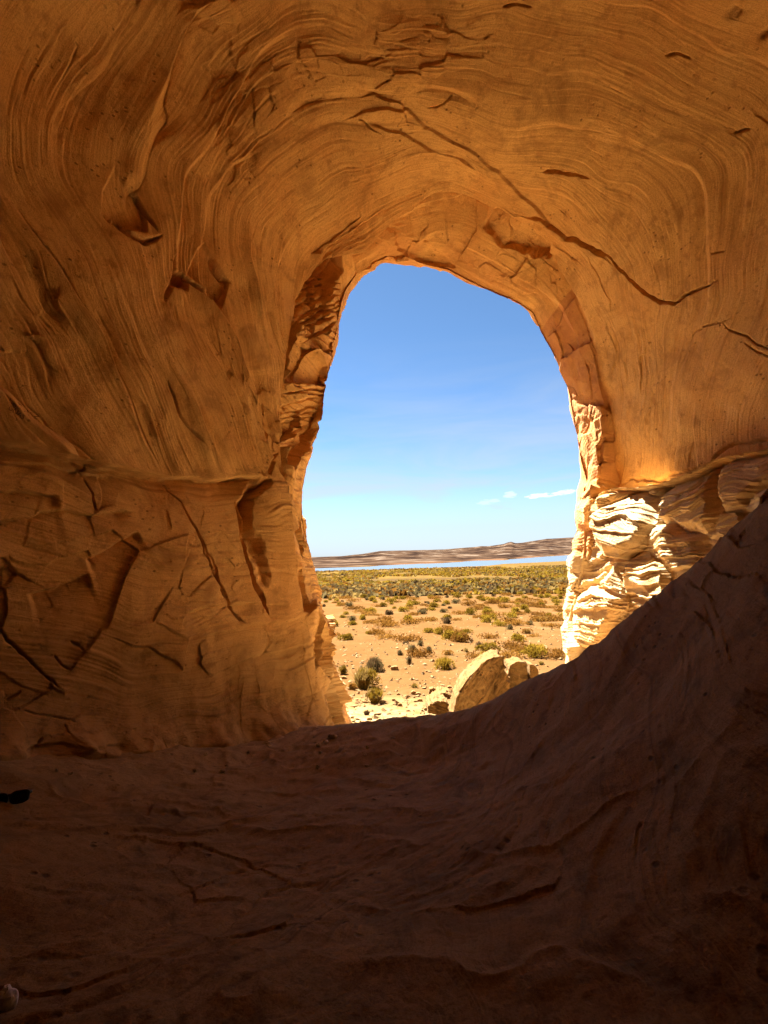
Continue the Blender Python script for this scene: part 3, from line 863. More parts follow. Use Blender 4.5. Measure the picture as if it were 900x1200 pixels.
def ground_z(xx, yy):
    r = np.hypot(xx, yy)
    zb = np.interp(np.log(np.maximum(r, 1)), np.log(GT[:, 0]), GT[:, 1])
    q3 = np.stack([xx, yy, 0 * xx], 1)
    w = np.clip(r / 40, 0.15, 1)
    zb = zb + 0.30 * w * fbm(q3 * 0.09, 3, 501) + 0.10 * fbm(q3 * 0.35, 3, 502) + 0.035 * fbm(q3 * 1.4, 3, 503)
    zb = zb + np.clip((r - 150) / 500, 0, 1) * 1.2 * fbm(q3 * 0.008, 3, 505)
    # sand banked against the foot of the right jamb
    zb = zb + 2.0 * np.exp(-(((xx - 4.6) / 1.5) ** 2 + ((yy - 10.6) / 1.6) ** 2))
    zb = zb + 0.5 * np.exp(-(((xx + 1.4) / 1.0) ** 2 + ((yy - 10.6) / 1.5) ** 2))
    a = xx / np.maximum(yy, 1)
    ny = np.interp(a, NEAR[:, 0] / NEAR[:, 1], NEAR[:, 1]); fy_ = np.interp(a, FAR[:, 0] / FAR[:, 1], FAR[:, 1])
    jag = 130 * fbm(q3 * 0.005, 4, 507)
    t = sstep(ny - 350, ny, yy + jag)
    zb = zb * (1 - t) + (LAKE_Z + 0.3) * t
    t2 = sstep(ny, ny + 60, yy + jag)
    zb = zb - 3.5 * t2
    # the far shore and its hills
    beyond_ = yy - fy_ + jag * 1.5
    sky = np.interp(a, SK[:, 0], SK[:, 1])
    rise = np.clip(beyond_ / (9000 - fy_), 0, 1)
    hz = LAKE_Z - 3.2 + 6 * sstep(0, 150, beyond_) + (sky * 9000 - LAKE_Z) * rise ** 1.05
    hz = hz + sstep(0, 600, beyond_) * (30 * fbm(q3 * 0.0016, 4, 510) + 5 * fbm(q3 * 0.006, 3, 511)) * np.clip(rise * 6, 0.25, 1) * (1 - 0.7 * sstep(0.8, 1, rise))
    return np.where(beyond_ > 0, hz, np.maximum(zb, LAKE_Z - 3.5) if True else zb)


SKP = [(250, 655), (370, 653.2), (400, 652), (425, 649.5), (446, 645.8), (470, 645.4), (520, 644.2), (558, 641), (564, 640), (572, 640.2), (590, 637.8), (595, 636), (599, 635.2), (604, 636.8), (612, 636.2), (640, 631.5), (672, 630), (760, 629)]
SK = []
for q in SKP:
    d = ray(*q); SK.append((d[0] / d[1], d[2] / d[1]))
SK = np.array(SK)
ga = np.concatenate([np.linspace(-80, -14, 34, endpoint=False), np.linspace(-14, 26, 440), np.linspace(26, 80, 28)[1:]]) * math.pi / 180
gr = np.concatenate([np.geomspace(6.8, 1200, 420, endpoint=False), np.geomspace(1200, 10500, 260), [11500, 14000, 20000, 30000]])
A2, R2 = np.meshgrid(ga, gr, indexing='ij')
gx, gy = (np.sin(A2) * R2).ravel(), (np.cos(A2) * R2).ravel()
gz = ground_z(gx, gy)
gz[R2.ravel() > 10600] -= (R2.ravel()[R2.ravel() > 10600] - 10600) * 0.02


def ground_material():
    m, nt, b = new_mat('desert_sand')
    b.inputs['Specular IOR Level'].default_value = 0.0
    tc = nt.nodes.new('ShaderNodeTexCoord'); pos = tc.outputs['Object']
    far = attr(nt, 'far')
    n1 = nz(nt, pos, 0.25, 6, 0.6); n2 = nz(nt, pos, 2.2, 6, 0.7); n3 = nz(nt, pos, 14, 4, 0.7)
    c = ramp(nt, n1, [(0.35, (0.080, 0.039, 0.0135)), (0.55, (0.092, 0.047, 0.017)), (0.72, (0.107, 0.060, 0.025))])
    c = mix(nt, ramp(nt, n2, [(0.36, (0.6,) * 3), (0.5, (0, 0, 0))]), c, (0.072, 0.033, 0.010))
    c = mix(nt, ramp(nt, n3, [(0.36, (0.4,) * 3), (0.46, (0, 0, 0))]), c, (0.05, 0.024, 0.009))
    # pale bare rock near the foot of the cliff
    c = mix(nt, attr(nt, 'pale'), c, ramp(nt, n2, [(0.35, (0.16, 0.095, 0.036)), (0.6, (0.28, 0.20, 0.095))]))
    # far off, scrub and dry grass cover the sand
    mp = node(nt, 'ShaderNodeMapping'); mp.inputs['Scale'].default_value = (0.006, 0.022, 0.02); nt.links.new(pos, mp.inputs[0])
    v1 = nz(nt, mp.outputs[0], 1.0, 8, 0.68)
    v2 = nz(nt, pos, 0.12, 8, 0.75)
    vc = ramp(nt, v1, [(0.32, (0.05, 0.03, 0.014)), (0.44, (0.075, 0.045, 0.013)), (0.56, (0.105, 0.063, 0.015)), (0.72, (0.11, 0.06, 0.018))])
    vc = mix(nt, ramp(nt, v2, [(0.42, (0.85,) * 3), (0.56, (0, 0, 0))]), vc, (0.04, 0.026, 0.012))
    c = mix(nt, far, c, vc)
    # the hills across the lake
    mp2 = node(nt, 'ShaderNodeMapping'); mp2.inputs['Scale'].default_value = (0.0035, 0.006, 0.03); nt.links.new(pos, mp2.inputs[0])
    h1 = nz(nt, mp2.outputs[0], 1.0, 9, 0.66, 0.4)
    hc = ramp(nt, h1, [(0.38, (0.009, 0.0055, 0.0045)), (0.46, (0.018, 0.0105, 0.0075)), (0.52, (0.034, 0.020, 0.0125)), (0.57, (0.052, 0.032, 0.020)), (0.63, (0.10, 0.075, 0.055))])
    c = mix(nt, attr(nt, 'hills'), c, hc)
    c = mix(nt, attr(nt, 'shore'), c, (0.09, 0.046, 0.025))
    nt.links.new(c, b.inputs['Base Color'])
    hh = mathn(nt, 'ADD', mathn(nt, 'MULTIPLY', n2, 0.6), mathn(nt, 'MULTIPLY', n3, 0.25))
    bp = node(nt, 'ShaderNodeBump', Strength=0.6, Distance=0.06)
    nt.links.new(hh, bp.inputs['Height']); nt.links.new(bp.outputs[0], b.inputs['Normal'])
    return m


gR = R2.ravel()
ga_ = gx / np.maximum(gy, 1)
gfar = np.interp(ga_, FAR[:, 0] / FAR[:, 1], FAR[:, 1])
q3 = np.stack([gx, gy, 0 * gx], 1)
farm = sstep(80, 190, gR + 40 * fbm(q3 * 0.02, 3, 520)) * 0.95
hills = sstep(-20, 150, gy - gfar)
shore = sstep(-30, 30, gy - gfar + 50) * sstep(260, 60, gy - gfar) * 0.9 * sstep(-0.3, 0.2, fbm(q3 * 0.002, 3, 521))
palem = np.clip(sstep(17.5, 11.5, gR + 5 * fbm(q3 * 0.2, 3, 525)), 0, 1)
M_GROUND = ground_material()
me = raw_mesh('ground', np.stack([gx, gy, gz], 1), grid_faces(len(ga), len(gr)), True, {'far': farm, 'hills': hills, 'shore': shore, 'pale': palem})
ground = link('ground', me, M_GROUND)
tag(ground, 'open orange sand plain running down to the lake and the low hills across it', 'ground', kind='structure')


def gz_at(xx, yy):
    return float(ground_z(np.array([xx]), np.array([yy]))[0])


def ground_point(px, py):
    d = ray(px, py); d = d / d[1]
    lo, hi = 9.5, 2500.0
    for n in (160, 40, 20):
        ys = np.geomspace(lo, hi, n)
        k = int(np.argmax(d[2] * ys <= ground_z(d[0] * ys, ys)))
        lo, hi = ys[max(k - 1, 0)], ys[k]
    return np.array([d[0] * hi, hi, d[2] * hi])


# lake
m, nt, b = new_mat('lake_water')
b.inputs['Base Color'].default_value = (0.04, 0.055, 0.07, 1)
b.inputs['Roughness'].default_value = 0.22
b.inputs['Specular IOR Level'].default_value = 0.35
b.inputs['IOR'].default_value = 1.33
tc = nt.nodes.new('ShaderNodeTexCoord')
bp = node(nt, 'ShaderNodeBump', Strength=0.12, Distance=0.3)
nt.links.new(nz(nt, tc.outputs['Object'], 0.12, 6, 0.7), bp.inputs['Height'])
nt.links.new(bp.outputs[0], b.inputs['Normal'])
lk = np.array([(-2500, 600, LAKE_Z), (9000, 600, LAKE_Z), (9000, 9000, LAKE_Z), (-2500, 9000, LAKE_Z)], float)
lake = link('lake', raw_mesh('lake', lk, np.array([[0, 1, 2, 3]]), False), m)
tag(lake, 'narrow blue lake between the plain and the far hills', 'lake', kind='structure')

# ------------------------------------------------------------------ boulders
def boulder(name, outline, yd, thick, bed_dir, label, cat='boulder', lean=0.0, seed=0, group=None, rough=0.05, sub=5):
    """a rock whose silhouette is the outline (px) at depth yd and that is `thick` metres deep"""
    ol = np.array([P(a, c, yd) for a, c in outline])
    base = np.array([ol[:, 0].mean(), yd, ol[:, 2].min()])
    # resample outline
    cl = np.vstack([ol, ol[:1]])
    ln = np.concatenate([[0], np.cumsum(np.linalg.norm(cl[1:] - cl[:-1], axis=1))])
    n = 110
    t = np.linspace(0, ln[-1], n, endpoint=False)
    o2 = np.stack([np.interp(t, ln, cl[:, k]) for k in range(3)], 1)
    c = o2.mean(0)
    prof = [(0.0, 0.02), (0.0, 0.25), (0.0, 0.45), (0.0, 0.62), (0.0, 0.76), (0.0, 0.88), (0.0, 0.95), (0.006, 0.985), (0.05, 1.0), (0.25, 1.0), (0.34, 1.0), (0.43, 1.0), (0.52, 0.995), (0.61, 0.985), (0.70, 0.97), (0.79, 0.94), (0.87, 0.88), (0.93, 0.76), (0.97, 0.58), (1.0, 0.3), (1.0, 0.02)]
    rows = []
    for f, s in prof:
        r_ = c + (o2 - c) * s
        r_ = r_ + np.array([0, 1.0, 0]) * (f - 0.2) * thick
        r_[:, 1] += lean * (r_[:, 2] - base[2])
        rows.append(r_)
    gg = np.stack(rows, 1)
    # denser along the rows
    k = np.linspace(0, len(prof) - 1, 70)
    i0 = np.minimum(k.astype(int), len(prof) - 2); w = (k - i0)[None, :, None]
    gg = gg[:, i0] * (1 - w) + gg[:, i0 + 1] * w
    pp = gg.reshape(-1, 3)
    nn = grid_normals(np.concatenate([gg[-3:], gg, gg[:3]], 0))[3:-3].reshape(-1, 3)
    if (nn * (pp - pp.mean(0))).sum() < 0:
        nn = -nn
    bd = np.array(bed_dir, float)
    bedv = pp @ bd + 0.06 * fbm(pp * 1.5, 3, seed)
    ffv = fbm(np.stack([bedv * 6, pp[:, 0] * 0.8, pp[:, 2] * 0.8], 1), 4, seed + 3, 0.6)
    tb = bedv * 7 + 0.4 * fbm(pp * 2, 2, seed + 2)
    dd = rough * 0.9 * np.clip(noise1(np.floor(tb) * 1.7, seed + 4) + 0.5, 0, 1.2) * saw1(tb, 0.8) + rough * 0.35 * saw1(tb * 3.1, 0.8) + rough * (terrace(ffv * 5, 0.25) - ffv * 5) * 0.8 + rough * 0.9 * fbm(pp * 2.5, 4, seed + 5) + rough * 0.35 * fbm(np.stack([bedv * 25, pp[:, 0], pp[:, 2]], 1), 3, seed + 6)
    pp = pp + nn * dd[:, None]
    f = grid_faces(n, 70, True)
    me = raw_mesh(name, pp - base, f, True, {'bed': bedv * 1.0, 'pale': np.clip(0.05 + 0 * bedv + 0.6 * fbm(pp * 1.2, 3, seed + 9), 0, 1), 'red': 0 * bedv})
    o = link(name, me, M_BOULDER)
    o.location = base
    tag(o, label, cat, group)
    return o


boulder('boulder', [(527, 862), (528, 838), (531, 820), (537, 804), (545, 792), (556, 781), (566, 771), (577, 766), (588, 765), (590, 778), (593, 792), (597, 806), (606, 826), (612, 850), (600, 880), (560, 890)],
        11.0, 1.0, (0.75, 0.1, -0.62), 'large leaning sandstone boulder with slanting ribs just beyond the dark lip', seed=601, rough=0.10)
boulder('boulder', [(594, 850), (593, 806), (592, 790), (595, 778), (602, 773), (612, 772), (616, 775), (617, 806), (616, 850)],
        11.7, 0.9, (0.2, 0.1, 0.9), 'broad half of the split boulder beside the large leaning one', seed=611, rough=0.06)
boulder('boulder', [(619, 850), (619, 806), (618, 776), (624, 777), (629, 784), (630, 800), (632, 850)],
        11.75, 0.8, (0.2, 0.1, 0.9), 'narrow right half of the split boulder, right of its upright crack', seed=617, rough=0.03)
boulder('stone', [(588, 806), (590, 796), (594, 790), (598, 794), (598, 802), (604, 812), (600, 826), (594, 820)], 11.3, 0.35, (0.2, 0, 0.9), 'pale broken stone wedged between the two big boulders', 'stone', seed=621, rough=0.03)
boulder('rock_slab', [(500, 832), (499, 826), (504, 821), (512, 818), (521, 819), (527, 823), (530, 834), (516, 838)], 12.0, 1.0, (0.3, 0, 0.9), 'low layered rock slab on the sand left of the leaning boulder', 'rock', seed=631, rough=0.06)
boulder('rock_slab', [(506, 817), (507, 813), (514, 811), (522, 809), (528, 811), (529, 817), (518, 819)], 12.6, 0.8, (0.3, 0, 0.9), 'upper flat rock slab behind the low layered one', 'rock', seed=637, rough=0.05)
boulder('stone', [(502, 812), (503, 807), (508, 805), (512, 808), (512, 813), (506, 815)], 13.0, 0.3, (0.1, 0, 0.9), 'small brown stone at the back of the layered slabs', 'stone', seed=641, rough=0.03)

r9 = np.random.default_rng(99)
n9 = 0
while n9 < 26:
    px, py = r9.uniform(402, 530), 846 - 62 * r9.random() ** 1.2
    if py > 828 and px > 520:
        continue
    c9 = ground_point(px, py)
    w9 = r9.uniform(2.5, 7.5) * (1.4 if r9.random() < 0.2 else 1)
    h9 = w9 * r9.uniform(0.4, 0.75)
    yd = c9[1] + 0.02
    ol = [(px + w9 / 2 * math.cos(t_) * r9.uniform(0.8, 1.15), py - h9 * 0.35 - h9 / 2 * math.sin(t_) * r9.uniform(0.8, 1.15)) for t_ in np.linspace(0, 2 * math.pi, 9)[:-1]]
    boulder('stone', ol, yd, w9 * yd / FPX * 0.8, (0.3, 0.1, 0.9), 'small loose stone lying on the pale ground in front of the alcove', 'stone', seed=700 + n9, rough=0.008, group='loose stones in front of the alcove')
    n9 += 1

# ------------------------------------------------------------------ plants
def plant_mat(name, stops, rough=0.9):
    m, nt, b = new_mat(name)
    tc = nt.nodes.new('ShaderNodeTexCoord')
    n = nz(nt, tc.outputs['Object'], 9, 4, 0.7)
    oi = nt.nodes.new('ShaderNodeObjectInfo')
    f = mathn(nt, 'ADD', mathn(nt, 'MULTIPLY', n, 0.75), mathn(nt, 'MULTIPLY', oi.outputs['Random'], 0.25))
    b.inputs['Specular IOR Level'].default_value = 0.0
    colr = ramp(nt, f, stops)
    nt.links.new(colr, b.inputs['Base Color'])
    b.inputs['Roughness'].default_value = rough
    tr = nt.nodes.new('ShaderNodeBsdfTranslucent'); nt.links.new(colr, tr.inputs['Color'])
    ms = nt.nodes.new('ShaderNodeMixShader'); ms.inputs[0].default_value = 0.4
    nt.links.new(b.outputs[0], ms.inputs[1]); nt.links.new(tr.outputs[0], ms.inputs[2])
    nt.links.new(ms.outputs[0], nt.nodes['Material Output'].inputs['Surface'])
    return m


PM = {
    'sage': plant_mat('sage_leaf', [(0.35, (0.075, 0.052, 0.020)), (0.55, (0.12, 0.086, 0.034)), (0.75, (0.18, 0.13, 0.055))]),
    'yellow': plant_mat('rabbitbrush_leaf', [(0.35, (0.10, 0.060, 0.007)), (0.55, (0.19, 0.116, 0.012)), (0.75, (0.26, 0.165, 0.024))]),
    'rust': plant_mat('dry_mat_leaf', [(0.35, (0.10, 0.042, 0.008)), (0.55, (0.16, 0.072, 0.012)), (0.75, (0.22, 0.11, 0.023))]),
    'tan': plant_mat('dry_grass_blade', [(0.35, (0.13, 0.08, 0.022)), (0.55, (0.21, 0.135, 0.038)), (0.75, (0.28, 0.19, 0.065))]),
    'dark': plant_mat('dark_twig', [(0.35, (0.05, 0.029, 0.012)), (0.55, (0.08, 0.048, 0.020)), (0.75, (0.12, 0.076, 0.032))]),
}


def bush_mesh(name, w, h, nleaf, nblade, seed, flat=0.0, leaf=0.05):
    r = np.random.default_rng(seed)
    vs, fs = [], []
    lob = [(r.uniform(-0.28, 0.28) * w, r.uniform(-0.28, 0.28) * w, r.uniform(0.18, 0.38) * w, r.uniform(0.6, 1.0) * h) for _ in range(5)]
    for _ in range(nleaf):
        lx, ly, lr, lh = lob[r.integers(5)]
        a, e = r.uniform(0, 2 * math.pi), r.uniform(0, 1) ** 0.6
        rad = lr * math.sqrt(max(0.0, 1 - e * e * (1 - flat))) * r.uniform(0.75, 1.06)
        c = np.array([lx + rad * math.cos(a), ly + rad * math.sin(a), lh * e * r.uniform(0.8, 1.08)])
        d = np.array([r.normal(), r.normal(), r.normal() * 0.8 + 0.6]); d /= np.linalg.norm(d)
        s = np.cross(d, [r.normal(), r.normal(), r.normal()]); s /= np.linalg.norm(s) + 1e-6
        L = leaf * r.uniform(0.7, 1.6)
        k = len(vs)
        vs += [c - s * L * 0.28, c + s * L * 0.28, c + d * L + s * L * 0.1]
        fs.append((k, k + 1, k + 2))
    for _ in range(nblade):
        a = r.uniform(0, 2 * math.pi); t = r.uniform(0.05, 0.75)
        b0 = np.array([r.uniform(-0.16, 0.16) * w, r.uniform(-0.16, 0.16) * w, 0])
        tip = b0 + np.array([math.cos(a) * t * w * 0.5, math.sin(a) * t * w * 0.5, h * r.uniform(0.65, 1.2) * (1 - 0.35 * t)])
        mid = b0 + (tip - b0) * 0.55 + np.array([0, 0, h * 0.10])
        s = np.array([-math.sin(a), math.cos(a), 0]) * r.uniform(0.004, 0.010) * (1 + w)
        k = len(vs)
        vs += [b0 - s, b0 + s, mid + s * 0.8, mid - s * 0.8, tip]
        fs += [(k, k + 1, k + 2, k + 3), (k + 3, k + 2, k + 4)]
    return raw_mesh(name, np.array(vs), fs, False)


def bush(name, kind, w, h, loc, label, cat, group=None, nleaf=900, nblade=120, seed=1, flat=0, leaf=0.06, stem_kind='dark'):
    root = link(name, bush_mesh(name, w, h, nleaf, 0, seed, flat, leaf), PM[kind])
    root.location = loc
    root.location.z -= 0.03
    if nblade:
        link('stem', bush_mesh('stem', w, h * 1.02, 0, nblade, seed + 50, flat), PM[stem_kind], root)
    return tag(root, label, cat, group)


def gp(px, py):
    return Vector(ground_point(px, py))


def size_px(pt, px):
    return px * pt[1] / FPX


# bushes near the lip, one by one
for nm, kd, px, py, wp, hp, lab, stem, nl, nb in (
    ('bush', 'sage', 438, 786, 34, 20, 'round grey bush with a dark shaded foot near the left jamb', 'dark', 1600, 260),
    ('bush', 'yellow', 426, 806, 44, 28, 'tall spiky yellow-green bush, biggest of those beside the left jamb', 'tan', 1500, 500),
    ('grass_tuft', 'tan', 440, 823, 36, 20, 'loose dry yellow grass tuft in front of the tall spiky bush', 'yellow', 500, 420),
    ('bush', 'rust', 412, 808, 16, 11, 'small orange dry shrub touching the tall spiky bush', 'tan', 500, 60),
    ('bush', 'yellow', 402, 790, 14, 14, 'small green bush half hidden by the left jamb', 'dark', 500, 90),
    ('bush', 'yellow', 522, 784, 30, 18, 'bright yellow-green bush on the sand left of the leaning boulder', 'yellow', 1500, 200),
    ('bush', 'yellow', 568, 773, 24, 12, 'green bush peeping out behind the top of the leaning boulder', 'dark', 900, 120),
    ('bush', 'rust', 540, 752, 36, 15, 'wide rust and green shrub behind the bright yellow-green bush', 'yellow', 1500, 160),
    ('bush', 'rust', 524, 767, 18, 7, 'low rust shrub just behind the bright yellow-green bush', 'tan', 500, 60),
    ('bush', 'sage', 503, 765, 13, 10, 'small grey-green bush left of the bright yellow-green bush', 'dark', 600, 100),
    ('bush', 'sage', 484, 764, 16, 11, 'grey shrub on the sand, middle of three in a row', 'dark', 600, 120),
    ('bush', 'sage', 480, 778, 10, 12, 'small upright grey twiggy shrub on bare sand', 'dark', 300, 160),
    ('bush', 'sage', 493, 757, 11, 9, 'grey shrub on the sand, farthest of three in a row', 'dark', 400, 90),
    ('bush', 'sage', 468, 768, 10, 8, 'grey shrub on the sand, leftmost of three in a row', 'dark', 400, 90),
    ('bush', 'rust', 606, 750, 14, 8, 'dark rust shrub of a pair on the bare sand at the right', 'dark', 700, 100),
    ('bush', 'rust', 618, 742, 18, 7, 'flat rust shrub of a pair on the bare sand at the right', 'tan', 800, 80),
    ('bush', 'sage', 620, 760, 11, 6, 'tiny grey shrub alone on the bare sand at the right', 'dark', 300, 80),
    ('grass_tuft', 'tan', 634, 779, 10, 6, 'little dry grass tuft just right of the split boulder', 'yellow', 150, 120),
    ('bush', 'dark', 562, 759, 12, 9, 'small dark twiggy shrub right of the wide rust and green one', 'dark', 300, 150),
    ('grass_tuft', 'tan', 486, 806, 14, 7, 'sparse dry grass tuft on the pale rock in front', 'yellow', 120, 160),
    ('grass_tuft', 'tan', 547, 764, 9, 6, 'thin dry grass tuft behind the leaning boulder', 'tan', 120, 100),
    ('bush', 'dark', 430, 838, 8, 7, 'tiny dark twig plant low on the sand by the left jamb', 'dark', 120, 80),
    ('bush', 'rust', 635, 728, 40, 8, 'wide flat rust shrub by the foot of the right jamb', 'tan', 1200, 120),
    ('bush', 'rust', 596, 729, 26, 8, 'rust shrub left of the wide flat one by the right jamb', 'dark', 900, 100),
):
    c = gp(px, py)
    w_, h_ = size_px(c, wp) * 0.78, size_px(c, hp) * 0.85
    bush(nm, kd, w_, h_, c, lab, 'bush' if nm == 'bush' else 'grass tuft', None, nl, nb, seed=int(px * 7 + py), leaf=max(0.05, w_ * 0.055), stem_kind=stem)

# shrubs all over the plain: copies of a few kinds
KIND = {
    'rust': ('flat rust-brown shrub mat, one of the many spread over the sand', 'rust-brown shrubs on the sand'),
    'sage': ('small grey-green shrub, one of the many dotted over the sand', 'grey-green shrubs on the sand'),
    'yellow': ('low yellow-green shrub, one of the many where sand turns to scrub', 'yellow-green shrubs on the plain'),
    'dark': ('small dark twiggy shrub, one of the many dark dots on the sand', 'dark shrubs on the sand'),
}
protos = {k: [] for k in KIND}
for k, (w_, h_, fl) in {'rust': (2.0, 0.42, 0.5), 'sage': (0.95, 0.55, 0.0), 'yellow': (1.2, 0.55, 0.1), 'dark': (0.8, 0.45, 0.0)}.items():
    for s in range(3):
        protos[k].append(bush_mesh('shrub', w_, h_, 520, 40, 900 + s * 13 + len(k), fl, 0.10))
placed = 0
tries = 0
r0 = np.random.default_rng(77)
spots = []
while placed < 285 and tries < 20000:
    tries += 1
    py = 690 + 82 * r0.random() ** 1.9
    px = r0.uniform(372, 668)
    dens = 1.0 if py < 715 else (0.62 if py < 735 else 0.28)
    if r0.random() > dens:
        continue
    if py > 752 and (px < 470 or 500 < px < 560):
        continue
    if any(abs(px - a) < (5 if py < 712 else 9) and abs(py - c) < (1.2 if py < 712 else 3.2) for a, c in spots):
        continue
    c = ground_point(px, py)
    if c[1] > 130 or c[1] < 13:
        continue
    spots.append((px, py))
    kd = r0.choice(['rust', 'sage', 'yellow', 'dark'], p=[0.50, 0.14, 0.29, 0.07] if py > 708 else [0.28, 0.12, 0.52, 0.08])
    o = bpy.data.objects.new('shrub', protos[kd][r0.integers(3)])
    if not o.data.materials:
        o.data.materials.append(PM[kd])
    COL.objects.link(o)
    s = r0.uniform(0.6, 1.35) * (1.0 if py < 740 else 0.75)
    o.location = (c[0], c[1], c[2] - 0.04)
    o.rotation_euler = (0, 0, r0.uniform(0, 6.28))
    o.scale = (s, s * r0.uniform(0.8, 1.1), s * r0.uniform(0.8, 1.15))
    tag(o, KIND[kd][0], 'shrub', KIND[kd][1])
    placed += 1
print('shrubs', placed)


def scrub(name, n, ymin, ymax, label, seed, mats, wr):
    """ground cover nobody could count: clumps of leaf faces strewn over the plain"""
    r = np.random.default_rng(seed)
    vs, fs, mi = [], [], []
    yy = np.exp(r.uniform(math.log(ymin), math.log(ymax), int(n * 1.6)))
    aa = r.uniform(-0.16, 0.40, int(n * 1.6))
    xx = aa * yy
    dn = fbm(np.stack([xx * 0.02, yy * 0.006, 0 * xx], 1), 3, seed) + 0.35 * fbm(np.stack([xx * 0.1, yy * 0.03, 0 * xx], 1), 2, seed + 5)
    keep = np.where(dn > np.quantile(dn, 0.30))[0]
    r.shuffle(keep)
    keep = keep[:n]
    xx, yy = xx[keep], yy[keep]
    zz = ground_z(xx, yy)
    tone = fbm(np.stack([xx * 0.012 + 3, yy * 0.0045, 0 * xx], 1), 3, seed + 9)
    for i in range(len(xx)):
        w = r.uniform(*wr) * (1 + yy[i] / 500); h = w * r.uniform(0.35, 0.7)
        nf = 9 if yy[i] < 260 else 5
        m_ = r.choice([0, 2, 0, 3, 4]) if tone[i] + r.normal() * 0.12 < 0.07 else r.choice([1, 5, 6, 2])
        for _ in range(nf):
            a = r.uniform(0, 6.28); rad = w * 0.5 * r.uniform(0.1, 1)
            c = np.array([xx[i] + rad * math.cos(a), yy[i] + rad * math.sin(a), zz[i] - 0.05])
            b_ = r.uniform(0, 6.28); s = np.array([math.cos(b_), math.sin(b_), 0]) * w * r.uniform(0.15, 0.3)
            k = len(vs)
            hh = h * r.uniform(0.5, 1.1) * (1 - 0.5 * rad / w)
            vs += [c - s, c + s, c + s * 0.6 + np.array([s[1] * .6, -s[0] * .6, hh]), c - s * 0.7 + np.array([s[1] * .4, -s[0] * .4, hh * 0.85])]
            fs.append((k, k + 1, k + 2, k + 3)); mi.append(m_)
    me = raw_mesh(name, np.array(vs), np.array(fs), False)
    for mm in mats:
        me.materials.append(PM[mm])
    me.polygons.foreach_set('material_index', np.array(mi, np.int32))
    o = bpy.data.objects.new(name, me); COL.objects.link(o)
    tag(o, label, 'scrub', kind='stuff')
    return o


scrub('scrub', 18000, 90, 1000, 'dry yellow and dark scrub covering the middle of the plain', 31, ['yellow', 'rust', 'tan', 'rust', 'yellow', 'dark', 'sage'], (0.8, 1.9))


def litter(name, n, label, seed):
    """grit and small stones over the near sand"""
    r = np.random.default_rng(seed)
    vs, fs = [], []
    yy = np.exp(r.uniform(math.log(11), math.log(45), n)); xx = r.uniform(-0.16, 0.40, n) * yy
    zz = ground_z(xx, yy)
    for i in range(n):
        s = 0.02 + 0.09 * r.random() ** 4
        k = len(vs)
        c = np.array([xx[i], yy[i], zz[i] + s * 0.2])
        q = r.normal(size=(6, 3)) * 0.25 + np.array([(1, 0, 0), (-1, 0, 0), (0, 1, 0), (0, -1, 0), (0, 0, .7), (0, 0, -.7)])
        vs += [c + v * s for v in q]
        fs += [(k + a, k + b_, k + t) for a, b_, t in ((0, 2, 4), (2, 1, 4), (1, 3, 4), (3, 0, 4), (2, 0, 5), (1, 2, 5), (3, 1, 5), (0, 3, 5))]
    me = raw_mesh(name, np.array(vs), np.array(fs), False, {'bed': rng.random(len(vs)), 'pale': rng.random(len(vs)), 'red': np.zeros(len(vs))})
    o = link(name, me, M_BOULDER)
    return tag(o, label, 'gravel', kind='stuff')


litter('gravel', 3500, 'grit and small stones strewn over the near sand', 41)

# ------------------------------------------------------------------ small things on the alcove's floor
mS, nt, b = new_mat('black_plastic')
tc = nt.nodes.new('ShaderNodeTexCoord')
nt.links.new(ramp(nt, nz(nt, tc.outputs['Object'], 40, 4), [(0.4, (0.006, 0.006, 0.006)), (0.7, (0.012, 0.012, 0.012))]), b.inputs['Base Color'])
b.inputs['Roughness'].default_value = 0.45; b.inputs['Specular IOR Level'].default_value = 0.4
mLens, nt, b = new_mat('dark_lens')
tc = nt.nodes.new('ShaderNodeTexCoord')
nt.links.new(ramp(nt, nz(nt, tc.outputs['Object'], 8, 2), [(0.4, (0.003, 0.003, 0.004)), (0.7, (0.006, 0.006, 0.007))]), b.inputs['Base Color'])
b.inputs['Roughness'].default_value = 0.12; b.inputs['Specular IOR Level'].default_value = 0.3


def lens_outline(grow, n=40):
    """half of the glasses: rounded below, straighter above, pointed at the outer top corner"""
    pts = []
    for k in range(n):
        a = 2 * math.pi * k / n
        ca, sa = math.cos(a), math.sin(a)
        e = 0.72
        xx = math.copysign(abs(ca) ** e, ca) * 0.056; zz = math.copysign(abs(sa) ** e, sa) * 0.037
        if ca > 0 and sa > 0:
            xx += 0.010 * ca * sa * 2; zz += 0.003 * ca * sa * 2
        pts.append((xx * grow + (0.004 if grow > 1 and ca > 0.8 else 0), zz * grow))
    return pts


def bar(points, r, n=8):
    vs, fs = [], []
    pts = [Vector(q) for q in points]
    for i, c in enumerate(pts):
        t = (pts[min(i + 1, len(pts) - 1)] - pts[max(i - 1, 0)]).normalized()
        s = t.cross(Vector((0, 0, 1))); s = s.normalized() if s.length > 1e-4 else Vector((1, 0, 0))
        u_ = s.cross(t)
        for k in range(n):
            a = 2 * math.pi * k / n
            vs.append(tuple(c + s * math.cos(a) * r * 0.7 + u_ * math.sin(a) * r * 1.3))
    for i in range(len(pts) - 1):
        for k in range(n):
            fs.append((i * n + k, i * n + (k + 1) % n, (i + 1) * n + (k + 1) % n, (i + 1) * n + k))
    fs.append(tuple(reversed(range(n)))); fs.append(tuple(range((len(pts) - 1) * n, len(pts) * n)))
    return np.array(vs), fs


